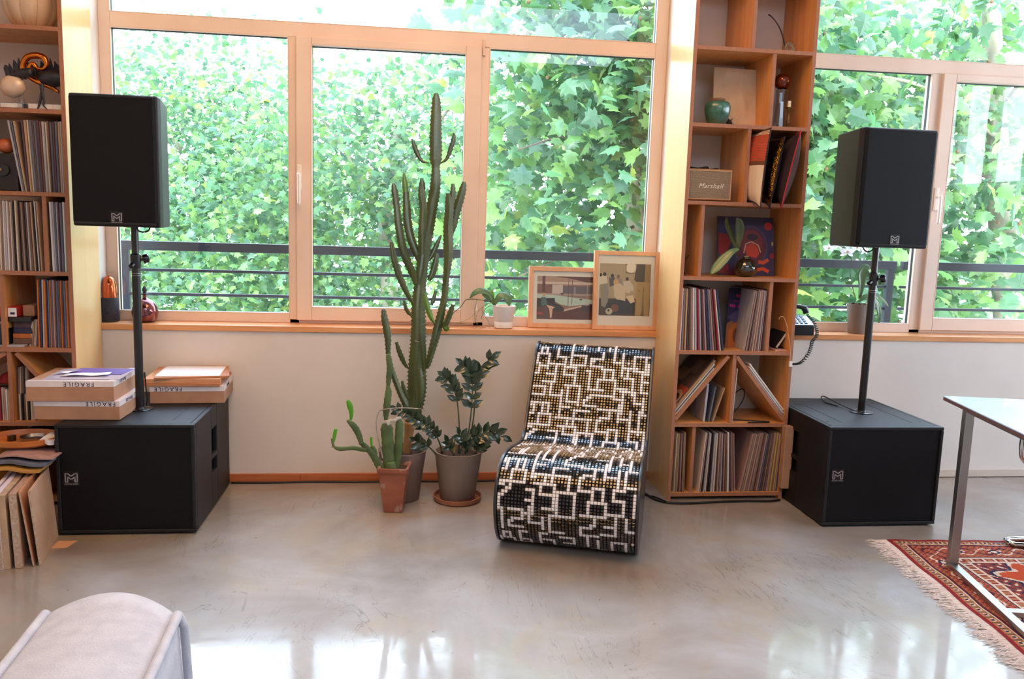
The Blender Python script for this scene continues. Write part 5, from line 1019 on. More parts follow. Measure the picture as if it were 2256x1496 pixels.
for k in range(14): v_, f_ = blade(pp([(20+9*k, 178+4*math.sin(k)), (14+10*k, 150+6*math.sin(k*2)), (10+10*k, 135+8*math.cos(k))], -.20+.004*k), [.008, .012, .002], .1, (0, -1, .1)); MB().add(v_, f_).build('feather', FEA, r, smooth='full')
r = thing('ceramic_goose', 'cream glazed bird body lying left of the bronze coil', 'ornament', (xl(30, 200), -.25, 1.8455))
MB().lathe([(0, -.052), (.03, -.04), (.044, -.01), (.040, .02), (.022, .042), (0, .05)], tuple(onY(28, 190, -.28)), 20, sx=1.25, sy=.8).build('body', mat('cream_glaze', (214, 186, 160), .25, coat=.5, col2=(190, 160, 134), scale=10), r, smooth='full')
for i, (a_, b__, c_, lb) in enumerate(((0, 52, 'slate', 'grey book flat under the bird ornaments, left'), (62, 143, 'pale grey', 'pale grey book flat under the bird ornaments, right'))):
    o = MB().box(xl(a_, 230), xl(b__, 230), -.325, -.10, 1.8205, 1.8445).build('book', SLM[c_], None, loc=(xl((a_+b__)/2, 230), -.2, 1.8205), bevel=.002); tag(o, lb, 'book', 'flat books under the ornaments')
    MB().box(xl(a_, 230)+.004, xl(b__, 230)-.004, -.3245, -.32551+.0, 1.8235, 1.8415).build('page_block', SLM['white'], o)
r = thing('carafe', 'small clear carafe standing left on the ornament shelf', 'glassware', (xl(50, 235, -.31), -.318, 1.8205)); q = r.location
MB().lathe([(.013, 0), (.015, .003), (.015, .035), (.009, .048), (.011, .060)], tuple(q), 16).build('body', CLEAR, r, smooth=True); r.location = q
r = thing('dark_camera_case', 'dark square case left of the fanned records', 'case', (xl(22, 415), -.27, 1.4585))
MB().box(xl(-25, 400), xl(40, 400), -.32, -.20, 1.4585, 1.4585+.165).build('body', SLM['black'], r, bevel=.006); MB().tube([(xl(8, 370), -.321, 1.55), (xl(8, 370), -.330, 1.55)], [.028, .026], 24).build('lens_ring', BLKP, r, smooth=True); MB().tube([(xl(2, 365), -.3305, 1.552), (xl(2, 365), -.3315, 1.552)], .006, 12).build('lens_glint', SLM['ochre'], r)
c_ = onY(14, 322, -.27); r = thing('orange_ball', 'orange ball resting on the dark square case', 'ball', (c_.x, -.27, 1.6245))
MB().lathe([(.034*math.sin(PI*k/14), .034-.034*math.cos(PI*k/14)) for k in range(15)], (c_.x, -.27, 1.6245), 28).build('ball', mat('orange_wood', (196, 104, 58), .4, col2=(180, 90, 48), scale=6, coat=.3), r, smooth='full')
z_ = .7505
def bx(nm, label, cat, pa, pb, py, z0, h_, m_, y0=-.325, y1=-.09, grp=None, bev=.002):
    xa_, xb_ = xl(pa, py), xl(pb, py); o = MB().box(xa_, xb_, y0, y1, z0, z0+h_).build(nm, m_, None, loc=((xa_+xb_)/2, (y0+y1)/2, z0), bevel=bev); return tag(o, label, cat, grp)
bx('open_magazine', 'pale open magazine flat under the disc cases on the crowded shelf', 'magazine', -30, 54, 758, z_, .010, SLM['pale grey'])
bx('black_box', 'black device at the left edge behind the magazine', 'device', -40, 18, 735, z_+.0105, .075, BLKP, -.31, -.10)
bx('black_box', 'flat black case spanning the black device and books', 'device', -40, 66, 700, z_+.115, .022, BLKP, -.31, -.10)
bx('stacked_books', 'stack of books under the flat black case', 'book', 20, 62, 720, z_+.0105, .026, SLM['brown'], -.29, -.10, 'books under the flat black case')
bx('stacked_books', 'orange book above the brown one under the flat black case', 'book', 20, 60, 712, z_+.037, .022, SLM['orange'], -.29, -.10, 'books under the flat black case')
bx('stacked_books', 'navy book third in the pile under the flat black case', 'book', 21, 62, 705, z_+.0595, .026, SLM['navy'], -.29, -.10, 'books under the flat black case')
bx('stacked_books', 'plum book fourth in the pile under the flat black case', 'book', 22, 61, 700, z_+.086, .028, SLM['plum'], -.29, -.10, 'books under the flat black case')
o = bx('printed_carton', 'small red and white carton on the flat black case', 'box', -10, 34, 688, z_+.1375, .046, mat('red_carton', (190, 40, 40), .5, col2=(176, 34, 34), scale=8), -.31, -.19)
MB().box(xl(15, 680), xl(34, 680)-.0, -.3112, -.3099, z_+.140, z_+.180).build('white_label', PAPER, o); MB().box(xl(20, 680), xl(30, 680), -.3119, -.3111, z_+.150, z_+.160).build('printed_code', INK, o)
bx('brown_carton', 'long brown carton behind the red and white one', 'box', 36, 62, 668, z_+.1375, .050, CARD, -.26, -.09)
zb_ = .4035
bx('pink_record_box', 'crimson record box standing at the far left above the boards', 'record', -8, 3, 925, zb_, .16, SLM['crimson'], -.32, -.05)
for i, (a_, b__, c_) in enumerate(((4, 7, 'cream'), (8, 12, 'dusty pink'), (12.5, 16, 'white'), (16.5, 21, 'tan'))): bx('booklet', '%s booklet standing left of the lower disc cases, %s' % (c_, ORD[i]), 'booklet', a_, b__, 925, zb_, .155-.004*i, SLM[c_], -.31, -.08, 'booklets left of the disc cases', .0005)
r = thing('red_cap', 'crumpled red cap lying on the standing booklets', 'cap', (xl(6, 865), -.22, zb_+.162)); q = Vector(r.location)
MB().lathe([(.062, 0), (.058, .018), (.044, .040), (.02, .052), (0, .055)], q, 24, fn=lambda a, z_: 1+.06*math.sin(4*a+z_*60)).build('crown', mat('red_felt', (150, 34, 34), .9, col2=(120, 24, 26), scale=20, bump=.3), r, smooth='full'); MB().lathe([(.030, 0), (.085, .001), (.087, .003), (.03, .004)], q, 24).build('brim', mat('dark_brim', (60, 40, 40), .8, bump=.1), r, smooth='full')

# ================================================================== LEANING SHEETS AND CLUTTER, LOWER LEFT
BOARD = mat('grey_brown_board', (176, 140, 112), .85, col2=(160, 124, 98), scale=7, bump=.08, bscale=40)
def lean_board(nm, label, pf, pb_, th, h_, m_, lean, cat='board', grp='boards and mailers leaning in a row', edge=None):
    """pf, pb_: pixels where its front and rear bottom corners touch the floor"""
    a, b__ = onZ(*pf), onZ(*pb_); L = (b__-a).length; ang_ = math.atan2(b__.x-a.x, b__.y-a.y)
    r = thing(nm, label, cat, tuple(a), 0, grp); MB().box(-th, 0, 0, L, 0, h_).build('panel', m_, r, local=True, bevel=.0015)
    if edge: MB().box(-th+.001, -.001, -.0012, .0, .004, h_-.004).build('edge_strip', edge, r, local=True)
    r.rotation_euler = (0, lean, -ang_); r.location.z = abs(math.sin(lean))*th*(1 if lean > 0 else 0)+.0005; return r
COR = mat('corrugated_edge', (190, 168, 148), .9, col2=(160, 136, 116), scale=90, stretch=(1, 1, 1))
LIL = mat('lilac_white_board', (206, 192, 204), .7, col2=(196, 182, 194), scale=8)
r1 = lean_board('cardboard_mailer', 'large pale brown mailer leaning nearest the left subwoofer', (92, 1246), (130, 1178), .010, .305, BOARD, math.radians(-5), edge=COR)
lean_board('cardboard_mailer', 'split brown mailer second from the left subwoofer', (76, 1248), (116, 1178), .006, .308, MAIL, math.radians(-7), edge=COR)
lean_board('cardboard_mailer', 'thick mailer with a worn notch third from the subwoofer', (50, 1252), (98, 1178), .026, .300, BOARD, math.radians(-2), edge=COR)
lean_board('cardboard_mailer', 'thin rose-brown mailer fourth from the subwoofer', (44, 1252), (92, 1178), .007, .302, SLM['dusty pink'], math.radians(-2))
lean_board('cardboard_mailer', 'broad tan mailer fifth from the subwoofer', (24, 1254), (76, 1178), .024, .296, SLM['tan'], math.radians(-1.5))
lean_board('cardboard_mailer', 'white corrugated mailer sixth from the subwoofer', (8, 1256), (62, 1178), .018, .298, LIL, math.radians(-1.5), edge=COR)
lean_board('cardboard_mailer', 'lilac-white mailer cut by the photo edge', (-10, 1256), (44, 1180), .016, .292, LIL, math.radians(-1.5), edge=COR)
g = onZ(118, 1205); o = MB().prism([(0, 0), (.062, .010), (.075, .085), (.0, .085)], .0004, .0016, 'z').build('card_scrap', MAIL2, None, local=True); o.location = (g.x-.005, g.y-.022, 0); tag(o, 'orange-brown card scrap flat on the floor by the left subwoofer', 'card')
SZ = .315
def slab(nm, label, cat, px0, px1, pyf, y0, y1, z0, h_, m_, wav=.006, grp=None):
    xa_, xb_ = onY(px0, pyf, y0).x, onY(px1, pyf, y0).x; n_ = 10; b_ = MB(); vs = []
    for j in range(5):
        for i in range(n_+1):
            u, v = i/n_, j/4; zz_ = z0+wav*(1+math.sin(u*5+v*2)); X_ = xa_+(xb_-xa_)*u; Y_ = y0+(y1-y0)*v+.008*math.sin(u*7); vs += [(X_, Y_, zz_), (X_, Y_, zz_+h_)]
    def I(i, j, k): return (j*(n_+1)+i)*2+k
    fs = []
    for j in range(4):
        for i in range(n_): fs += [(I(i, j, 1), I(i+1, j, 1), I(i+1, j+1, 1), I(i, j+1, 1)), (I(i, j, 0), I(i, j+1, 0), I(i+1, j+1, 0), I(i+1, j, 0))]
    for i in range(n_): fs += [(I(i, 0, 0), I(i+1, 0, 0), I(i+1, 0, 1), I(i, 0, 1)), (I(i, 4, 0), I(i, 4, 1), I(i+1, 4, 1), I(i+1, 4, 0))]
    for j in range(4): fs += [(I(0, j, 0), I(0, j, 1), I(0, j+1, 1), I(0, j+1, 0)), (I(n_, j, 0), I(n_, j+1, 0), I(n_, j+1, 1), I(n_, j, 1))]
    b_.add(vs, fs); o = b_.build(nm, m_, None, loc=((xa_+xb_)/2, (y0+y1)/2, z0), smooth=True); return tag(o, label, cat, grp)
slab('padded_envelope', 'mustard padded envelope lying on the leaning mailers', 'envelope', -20, 84, 1030, -.86, -.46, SZ, .010, mat('mustard_kraft', (190, 140, 66), .7, col2=(172, 122, 54), scale=12, bump=.2, bscale=20))
slab('blue_folder', 'blue-grey folder between the mustard envelope and the wooden tray', 'folder', -20, 100, 1012, -.84, -.46, SZ+.022, .012, SLM['slate'])
slab('torn_envelope', 'torn dusty pink envelope on top of the blue folder', 'envelope', -10, 116, 1000, -.82, -.46, SZ+.046, .006, SLM['dusty pink'])
xc = onY(50, 985, -.66).x; zt_ = SZ+.068
r = thing('wooden_tray', 'orange wooden tray with raised rim on the pile at lower left', 'tray', (xc, -.64, zt_)); TR = mat('orange_tray_wood', (204, 124, 58), .4, col2=(184, 104, 44), scale=8, coat=.3)
MB().lathe([(.0, 0), (.12, 0), (.145, .012), (.150, .034), (.143, .035), (.136, .014), (.115, .006), (0, .006)], (xc, -.64, zt_), 40, sx=1.0, sy=.8).build('dish', TR, r, smooth=True)
r = thing('small_lens', 'small dark round lens lying in the orange tray', 'lens', (xc-.06, -.62, zt_+.007)); q = Vector(r.location); MB().tube([q, q+Vector((0, 0, .022))], .017, 20).build('barrel', BRZ, r, smooth=True); MB().tube([q+Vector((0, 0, .0222)), q+Vector((0, 0, .024))], .012, 20).build('glass', DG, r, smooth=True)
r = thing('metal_dish', 'grey metal dish lying in the orange tray', 'dish', (xc+.030, -.63, zt_+.007)); q = Vector(r.location); MB().lathe([(.02, 0), (.045, .008), (.052, .022), (.05, .022), (.042, .010), (0, .004)], q, 28).build('bowl', BRU, r, smooth=True)
o = slab('crumpled_tissue', 'crumpled white tissue at the right of the orange tray', 'paper', 86, 118, 985, -.72, -.60, zt_+.012, .018, PAPER, wav=.004)

# ================================================================== PLANTS ON THE FLOOR
CAC = mat('cactus_skin', (78, 86, 42), .5, col2=(62, 74, 36), scale=7, coat=.12, coatr=.3)
CACL = mat('young_cactus_skin', (104, 140, 50), .5, col2=(88, 122, 44), scale=7, trans=.15)
RIDGE = mat('cactus_ridge', (120, 112, 70), .7, col2=(92, 92, 52), scale=60)
WOODY = mat('woody_cactus_base', (176, 134, 86), .8, col2=(150, 108, 66), scale=10, bump=.3)
def ribbed(name, parent, path, rads, m, ribs=4, rot=.4, n=8, serr=True, depth=.55):
    """stem with sharp wavy ribs; ridges get their own spined band"""
    P = catmull(path, n); R_ = interp(rads, n); m_ = len(P); seg = ribs*4; P2, R2 = [], []
    # resample finely so that the ridge teeth show
    L = [0]
    for a, b_ in zip(P, P[1:]): L.append(L[-1]+(b_-a).length)
    N = max(10, int(L[-1]/.0065)); idx = np.linspace(0, L[-1], N)
    px_ = np.array([list(p) for p in P]); Q = [Vector([np.interp(s_, L, px_[:, k]) for k in range(3)]) for s_ in idx]; RR_ = [float(np.interp(s_, L, R_)) for s_ in idx]
    def prof(k, i):
        ph = k % 4
        if ph == 0: return 1.0+(.10 if (i % 3 == 0) else -.05)*(1 if serr else 0)
        return depth if ph == 2 else (1+depth)/2*.86
    b_ = MB(); b_.tube(Q, RR_, seg, prof=prof); o = b_.build(name, m, parent, smooth=True)
    # rib spines: pale specks on every tooth
    T = (Q[-1]-Q[0]).normalized(); s_ = MB(); v = b_.v
    for i in range(0, N, 3):
        for k in range(0, seg, 4):
            p = Vector(v[i*seg+k]); d = (p-Q[i]); 
            if d.length > .003: d.normalize(); s_.tube([p, p+d*.0035+Vector((0, 0, .0012))], [.0009, .0003], 4, cap=False)
    if s_.v: q = s_.build('spines', RIDGE, o); q['kind'] = 'stuff'
    return o
def potlathe(r, prof, c, m, seg=48): return MB().lathe(prof, c, seg).build('pot', m, r, smooth=True)
GP = mat('taupe_plant_pot', (128, 104, 92), .65, col2=(118, 94, 84), scale=8, bump=.03)
cx, cy = onZ(885, 1103).x, -.285
r = thing('tall_cactus', 'tall many-armed cactus reaching above the sill in a taupe pot', 'cactus', (cx, cy, .001)); TC = r
potlathe(r, [(.082, 0), (.086, .004), (.118, .245), (.121, .252), (.112, .252), (.106, .225), (0, .223)], (cx, cy, .001), GP)
MB().lathe([(.107, .226), (.06, .234), (0, .236)], (cx, cy, .001), 32, fn=lambda a, z: 1+.01*math.sin(9*a)).build('soil', SOIL, r, smooth='full')
YC = cy; k_ = mpp(YC)
def st(pts, rp, dy=0, m=CAC, nm='stem', rot=.4, parent=None, ribs=4, depth=.55):
    Yp = YC+dy; path = [tuple(onY(a, b_, Yp if not isinstance(dy, tuple) else YC+dy[0]+(dy[1]-dy[0])*i/(len(pts)-1))) for i, (a, b_) in enumerate(pts)]
    return ribbed(nm, parent or TC, path, [q*k_ for q in rp], m, ribs=ribs, rot=rot, depth=depth)
MB().tube(catmull(pp([(896, 1012), (896, 990), (900, 960), (904, 930)], YC), 5), interp([9*k_, 9*k_, 9.5*k_, 13*k_], 5), 12).build('woody_base', WOODY, r, smooth='full')
st([(903, 938), (912, 900), (918, 860), (919, 813), (921, 760), (922, 720), (922, 674), (926, 625), (931, 580), (936, 540), (946, 487), (951, 460), (957, 425), (960, 392), (960, 368)], [10, 19, 21, 20, 17, 16, 15, 13, 13, 14, 13, 12, 12, 10.5, 8.5], nm='trunk')
st([(960, 369), (960, 352), (960, 320), (960, 285), (961, 245), (961, 218), (961, 205)], [8, 13, 13.5, 12.5, 11, 8.5, 3], nm='trunk_tip')
st([(944, 359), (930, 355), (920, 340), (913, 322), (908, 306)], [1.5, 3, 5, 5, 2]); st([(972, 359), (984, 350), (993, 328), (999, 308), (1001, 293)], [1.5, 3.5, 5, 5, 2])
st([(916, 625), (908, 600), (896, 572), (887, 545), (879, 500), (874, 455), (869, 420), (867, 404)], [5, 8, 9, 9, 8.5, 7, 6.5, 3.5], -.02)
st([(925, 578), (916, 555), (905, 525), (898, 490), (896, 455), (894, 422)], [5, 8.5, 9, 9, 8.5, 6], .03); st([(894, 424), (892, 405), (890, 382)], [6, 6.5, 2], .03, CACL)
st([(929, 560), (929, 530), (931, 500), (933, 462), (929, 428), (928, 410)], [6, 8, 9, 8.5, 7.5, 5], -.05); st([(929, 425), (930, 408), (929, 393)], [7, 7, 3], .01)
st([(941, 812), (944, 800), (952, 770), (960, 741), (966, 716), (973, 685), (979, 655), (983, 612), (987, 575), (988, 545), (987, 500), (990, 462), (989, 440), (987, 426)], [3, 6, 8, 9, 10, 8, 7, 7, 9, 11, 10, 9.5, 8, 4], -.07)
st([(993, 515), (998, 495), (1004, 470), (1013, 440), (1020, 415), (1023, 401)], [6, 9, 9.5, 9, 7.5, 4], -.03); st([(994, 490), (997, 455), (998, 425), (998, 405)], [5, 6.5, 6.5, 3.5], .01)
st([(909, 668), (900, 652), (889, 630), (879, 605), (869, 572), (865, 550), (862, 533)], [3, 5, 6.5, 7.5, 7, 6, 3.5], -.03)
st([(908, 697), (899, 688), (893, 676), (890, 662)], [2, 4, 4, 2], -.03); st([(945, 618), (953, 602), (959, 580), (963, 558)], [4, 7, 7.5, 4], .02); st([(944, 575), (953, 560), (962, 540), (972, 518)], [3, 5, 5.5, 2], .05)
st([(957, 712), (950, 700), (944, 684), (939, 665), (936, 646)], [2, 5, 6, 6, 4], -.09, CACL); st([(950, 672), (955, 660), (960, 641)], [3, 4.5, 3], .02)
st([(976, 724), (983, 712), (991, 692), (998, 671)], [3, 6, 6.5, 4], -.08); st([(978, 722), (984, 726), (987, 719)], [3, 5, 4], -.10, CACL)
st([(902, 814), (893, 804), (885, 788), (878, 770), (873, 753)], [1.5, 4, 5.5, 5, 3], -.02); st([(934, 828), (934, 800), (931, 765), (928, 735), (927, 716)], [3, 6.5, 7, 6, 3.5], -.07); st([(926, 885), (927, 860), (925, 830), (924, 812)], [4, 8, 9, 4.5], -.08)
st([(899, 877), (893, 866), (889, 855), (886, 839)], [3, 5, 5, 2.5], -.03)
st([(897, 905), (893, 890), (882, 866), (868, 830), (858, 795), (855, 775), (855, 752), (852, 727), (847, 700), (845, 681)], [5, 7, 6.5, 6, 5, 5, 6.5, 8, 7, 4], -.10, CACL if False else CAC)
# small pale spines broken off stick out of the thin stem
MB().tube(pp([(846, 727), (838, 724)], YC-.10), .0012, 5).tube(pp([(846, 744), (836, 740)], YC-.10), .0012, 5).tube(pp([(914, 751), (925, 754)], YC-.06), .0014, 5).build('thorn', SLM['cream'], r)
# square terracotta pot with a flat-jointed cactus
TER = mat('weathered_terracotta', (156, 92, 68), .8, col2=(134, 74, 54), scale=10, bump=.25, bscale=40)
nn_ = TER.node_tree.nodes; ll_ = TER.node_tree.links; t_ = nn_.new('ShaderNodeTexCoord'); z_n = nn_.new('ShaderNodeTexNoise'); z_n.inputs['Scale'].default_value = 14; z_n.inputs['Detail'].default_value = 8; ll_.new(t_.outputs['Object'], z_n.inputs[0])
rr_ = nn_.new('ShaderNodeValToRGB'); rr_.color_ramp.elements[0].position = .56; rr_.color_ramp.elements[0].color = (0, 0, 0, 1); rr_.color_ramp.elements[1].position = .68; ll_.new(z_n.outputs[0], rr_.inputs[0])
mx = nn_.new('ShaderNodeMix'); mx.data_type = 'RGBA'; src_ = nn_['Principled BSDF'].inputs['Base Color'].links[0].from_socket; ll_.new(rr_.outputs[0], mx.inputs[0]); ll_.new(src_, mx.inputs[6]); mx.inputs[7].default_value = lin((170, 140, 128)); ll_.new(mx.outputs[2], nn_['Principled BSDF'].inputs['Base Color'])
f1, f2 = onZ(843, 1134), onZ(885, 1137); ez = (f2-f1); hw = .058
px0 = onZ(866, 1130); cx2, cy2 = px0.x+.004, px0.y+.045; ang2 = math.radians(-8)
r = thing('jointed_cactus', 'flat-jointed cactus in a square weathered terracotta pot', 'cactus', (cx2, cy2, .001), 0); JC = r
def sq(h, w_, z): 
    out = []
    for a, b_ in ((-1, -1), (1, -1), (1, 1), (-1, 1)): x_, y_ = a*w_, b_*w_; out.append((cx2+x_*math.cos(ang2)-y_*math.sin(ang2), cy2+x_*math.sin(ang2)+y_*math.cos(ang2), .001+z))
    return out
b_ = MB(); lv = [sq(0, .044, 0), sq(0, .0655, .195), sq(0, .072, .200), sq(0, .0735, .222), sq(0, .062, .222), sq(0, .056, .195)]
vs = [p for l_ in lv for p in l_]; b_.add(vs, [(i*4+k, i*4+(k+1) % 4, (i+1)*4+(k+1) % 4, (i+1)*4+k) for i in range(5) for k in range(4)]+[(3, 2, 1, 0), (20, 21, 22, 23)]); b_.build('pot', TER, r, bevel=.003)
MB().add(sq(0, .056, .204)+sq(0, .055, .197), [(0, 1, 2, 3), (7, 6, 5, 4), (0, 4, 5, 1), (1, 5, 6, 2), (2, 6, 7, 3), (3, 7, 4, 0)]).build('soil', SOIL, r)
JG = mat('jointed_cactus_skin', (92, 112, 62), .6, col2=(68, 86, 48), scale=12, bump=.15, bscale=60); JB = mat('bright_new_pad', (104, 178, 48), .45, trans=.3, col2=(92, 160, 44), scale=8); SCAR = mat('pale_scar', (206, 206, 200), .8, col2=(170, 160, 140), scale=40)
YJ = cy2; kj = mpp(YJ)
def pad(pts, rp, dy=0, m=JG, thick=.45, nm='pad'):
    path = [onY(a, b_, YJ+dy) for a, b_ in pts]; P = catmull(path, 6); R_ = interp([q*kj for q in rp], 6); seg = 12; vs = []
    for i, p in enumerate(P):
        t_ = (P[min(i+1, len(P)-1)]-P[max(i-1, 0)]).normalized(); s_ = t_.cross(Vector((0, 1, 0))).normalized(); w_ = R_[i]*(1.06 if i % 3 == 0 else .97)
        for k in range(seg): a = 2*PI*k/seg; vs.append(p+s_*math.cos(a)*w_+Vector((0, 1, 0))*math.sin(a)*R_[i]*thick)
    b_ = MB(); n_ = len(P); b_.add(vs, [(i*seg+k, i*seg+(k+1) % seg, (i+1)*seg+(k+1) % seg, (i+1)*seg+k) for i in range(n_-1) for k in range(seg)]+[tuple(range(seg)), tuple((n_-1)*seg+k for k in range(seg))])
    return b_.build(nm, m, r, smooth='full')
pad([(858, 1046), (856, 1010), (854, 975), (852, 945), (850, 932)], [12, 13, 13, 14, 8], 0); pad([(869, 1042), (876, 1005), (879, 965), (880, 935), (878, 922)], [10, 9, 9.5, 9, 5], .02); pad([(864, 1050), (862, 1035), (860, 1018)], [16, 14, 10], -.02)
pad([(852, 933), (862, 928), (872, 926)], [6, 6, 3], -.035, SCAR, nm='scar'); pad([(866, 930), (876, 922), (884, 920)], [3, 4, 3], .01, SCAR, nm='scar')
pad([(849, 1042), (838, 1030), (828, 1012), (818, 998), (806, 985), (795, 975)], [6, 9, 8.5, 7, 6.5, 5], -.01); pad([(797, 979), (792, 962), (784, 945), (775, 934), (765, 926)], [5, 6.5, 7.5, 6.5, 3], -.02)
pad([(808, 992), (795, 990), (780, 987), (765, 988), (750, 989), (737, 986)], [4, 5, 5, 4.5, 5.5, 3.5], -.02); pad([(736, 986), (733, 976), (731, 966)], [3, 3, 2], -.02)
pad([(773, 925), (774, 908), (770, 892), (766, 882)], [2.5, 5, 6.5, 3.5], -.02, JB); pad([(735, 974), (737, 960), (740, 945)], [2, 4, 4], -.02, JB); pad([(828, 1002), (823, 992), (820, 984)], [5, 7, 5], 0); pad([(819, 984), (818, 972), (818, 963)], [2, 3, 2.5], 0, JB)
pad([(850, 925), (851, 905), (854, 880), (856, 862), (854, 850)], [4, 7.5, 8, 7, 4], -.015, JG); pad([(855, 852), (857, 830), (859, 812), (857, 792), (855, 780)], [4, 6.5, 7, 6.5, 4.5], -.01, JG)
MB().tube(catmull(pp([(843, 1010), (838, 985), (831, 955), (829, 930), (833, 912), (842, 903), (880, 899), (915, 900), (941, 903)], YJ-.03), 6), interp([.003, .003, .0028, .0025, .0025, .003, .003, .0025, .002], 6), 7).build('dry_stalk', mat('dry_stalk', (170, 160, 150), .7, col2=(120, 104, 90), scale=40), r, smooth='full')
# zz plant
r = thing('zz_plant', 'glossy-leaved potted plant in a taupe pot on a round saucer', 'potted plant', (0, 0, 0)); zx, zy = onZ(1006, 1092).x, -.315
r.location = (zx, zy, .001); YZ = zy
MB().lathe([(.0, 0), (.108, 0), (.118, .006), (.122, .026), (.117, .027), (.111, .010), (0, .008)], (zx, zy, .001), 48).build('saucer', mat('terracotta_saucer', (160, 104, 78), .7, col2=(146, 92, 68), scale=9), r, smooth=True)
potlathe(r, [(.083, .0095), (.087, .013), (.117, .246), (.120, .254), (.111, .254), (.105, .228), (0, .226)], (zx, zy, .001), mat('grey_taupe_pot', (142, 124, 112), .7, col2=(130, 112, 102), scale=8, bump=.03))
MB().lathe([(.106, .229), (.06, .238), (0, .240)], (zx, zy, .001), 32, fn=lambda a, z: 1+.01*math.sin(9*a)).build('soil', SOIL, r, smooth='full')
ZS = mat('zz_stem', (70, 84, 56), .5, col2=(56, 66, 46), scale=20); ZL = mat('zz_leaf', (38, 58, 36), .28, col2=(30, 48, 30), scale=14, coat=.6, coatr=.12)
v_, f_ = blade([(0, 0, 0), (0, .3, .05), (0, .62, .03), (0, 1., -.06)], [.05, .25, .27, .02], .22, (0, 0, 1)); lm = bpy.data.meshes.new('leaflet'); lm.from_pydata([tuple(p) for p in v_], [], f_); lm.materials.append(ZL); lm.shade_smooth()
g3 = random.Random(11)
def zstem(pts, dy, leaves, lsz, t0=.35, rad=.0042):
    path = [onY(a, b_, YZ+dy[0]+(dy[1]-dy[0])*i/(len(pts)-1)) for i, (a, b_) in enumerate(pts)]; path[0].z = min(path[0].z, .245) if dy[0] == 0 or True else path[0].z
    P = catmull(path, 8); n_ = len(P); MB().tube(P, interp(list(np.linspace(rad, rad*.35, len(pts))), 8), 8).build('stem', ZS, r, smooth='full')
    for k in range(leaves):
        t_ = t0+(1-t0)*k/(leaves-1); i = min(int(t_*(n_-1)), n_-2); p = P[i]; T = (P[i+1]-P[i]).normalized(); sd = T.cross(Vector((0, -1, 0))).normalized(); 
        for s_ in ((-1, 1) if k < leaves-1 else (0,)):
            if s_ and g3.random() < .12: continue
            d = (T*.75+sd*s_*.95+Vector((g3.uniform(-.15, .15), g3.uniform(-.55, .1), g3.uniform(-.1, .2)))).normalized() if s_ else T
            N = Vector((g3.uniform(-.3, .3), -1, .35)); N = (N-d*N.dot(d)).normalized(); X_ = d.cross(N); sc_ = 1.18*lsz*(1-.35*abs(t_-.55))*g3.uniform(.85, 1.1)
            o = bpy.data.objects.new('leaf', lm); C.objects.link(o); o.parent = r
            o.matrix_local = Matrix.Translation(p-Vector(r.location)) @ Matrix((X_, d, N)).transposed().to_4x4() @ Matrix.Scale(sc_, 4)
zstem([(1010, 1000), (1012, 950), (1009, 900), (1004, 870), (994, 848), (985, 835), (978, 829)], (0, -.02), 10, .050, .42)
zstem([(1024, 1000), (1034, 940), (1040, 885), (1040, 840), (1033, 815), (1020, 803)], (0, .0), 11, .058, .30)
zstem([(1028, 1000), (1042, 930), (1048, 860), (1052, 825), (1064, 803), (1085, 788)], (.02, .03), 8, .058, .55)
zstem([(1024, 998), (1036, 972), (1056, 957), (1082, 952), (1108, 963)], (-.02, -.07), 8, .062, .12)
zstem([(975, 1000), (966, 970), (948, 943), (925, 928), (900, 912), (870, 900)], (0, -.10), 12, .046, .25)
zstem([(962, 1003), (944, 984), (920, 974), (912, 970)], (-.03, -.09), 6, .048, .35); zstem([(1000, 1000), (990, 985), (985, 972)], (-.05, -.08), 3, .045, .4); zstem([(1045, 1000), (1058, 985), (1064, 975)], (-.03, -.06), 4, .052, .3); zstem([(1012, 1000), (1020, 975), (1012, 955)], (-.03, -.05), 4, .05, .4)
MB().tube(pp([(1001, 996), (1002, 968)], YZ-.04), .004, 6).build('yellow_shoot', mat('yellow_shoot', (150, 140, 50), .6, bump=.02), r)

# ================================================================== TABLE, RUG, CHROME CHAIR, ARMCHAIR
zt1 = .722; A_ = onZ(2078, 872, zt1); Bt = onZ(2256, 956, zt1); e1 = (Bt-A_).normalized(); e1.z = 0; e2 = Vector((-e1.y, e1.x, 0)); e2 = e2 if e2.x > 0 else -e2
r = thing('work_table', 'pale-topped table on a square brushed steel frame at the right edge', 'table', (A_.x, A_.y, 0))
TOP = mat('pale_blue_grey_laminate', (186, 206, 234), .28, col2=(180, 200, 228), scale=2, coat=.3)
def slabp(z0, z1, a, b_, c, d): P = [A_+e1*a+e2*c, A_+e1*b_+e2*c, A_+e1*b_+e2*d, A_+e1*a+e2*d]; return MB().prism([(p.x, p.y) for p in P], z0, z1, 'z')
slabp(zt1-.004, zt1, 0, 1.7, 0, .85).build('table_top', TOP, r); slabp(zt1-.018, zt1-.0042, .001, 1.699, .001, .849).build('top_core', mat('dark_core_edge', (96, 62, 56), .5, col2=(80, 52, 48), scale=30), r)
lb_ = onZ(2089, 1246); q = lb_-A_; la, lc = q.dot(e1), q.dot(e2); tt = .0175
def legat(a, c, nm='leg'): slabp(.028, zt1-.0185, a-tt, a+tt, c-tt, c+tt).build(nm, BRU, r, bevel=.0015)
la = max(la, .09); lc = max(lc, .06)
legat(la, lc); legat(la+1.45, lc); legat(la, lc+.66); legat(la+1.45, lc+.66)
for nm, a0, a1, c0_, c1_ in (('floor_runner', la-tt, la+1.45+tt, lc-tt, lc+tt), ('floor_runner', la-tt, la+1.45+tt, lc+.66-tt, lc+.66+tt)): slabp(.004, .0279, a0, a1, c0_, c1_).build(nm, BRU, r, bevel=.0015)
slabp(.008, .0275, la+.42, la+.455, lc+tt, lc+.66-tt).build('cross_runner', BRU, r)
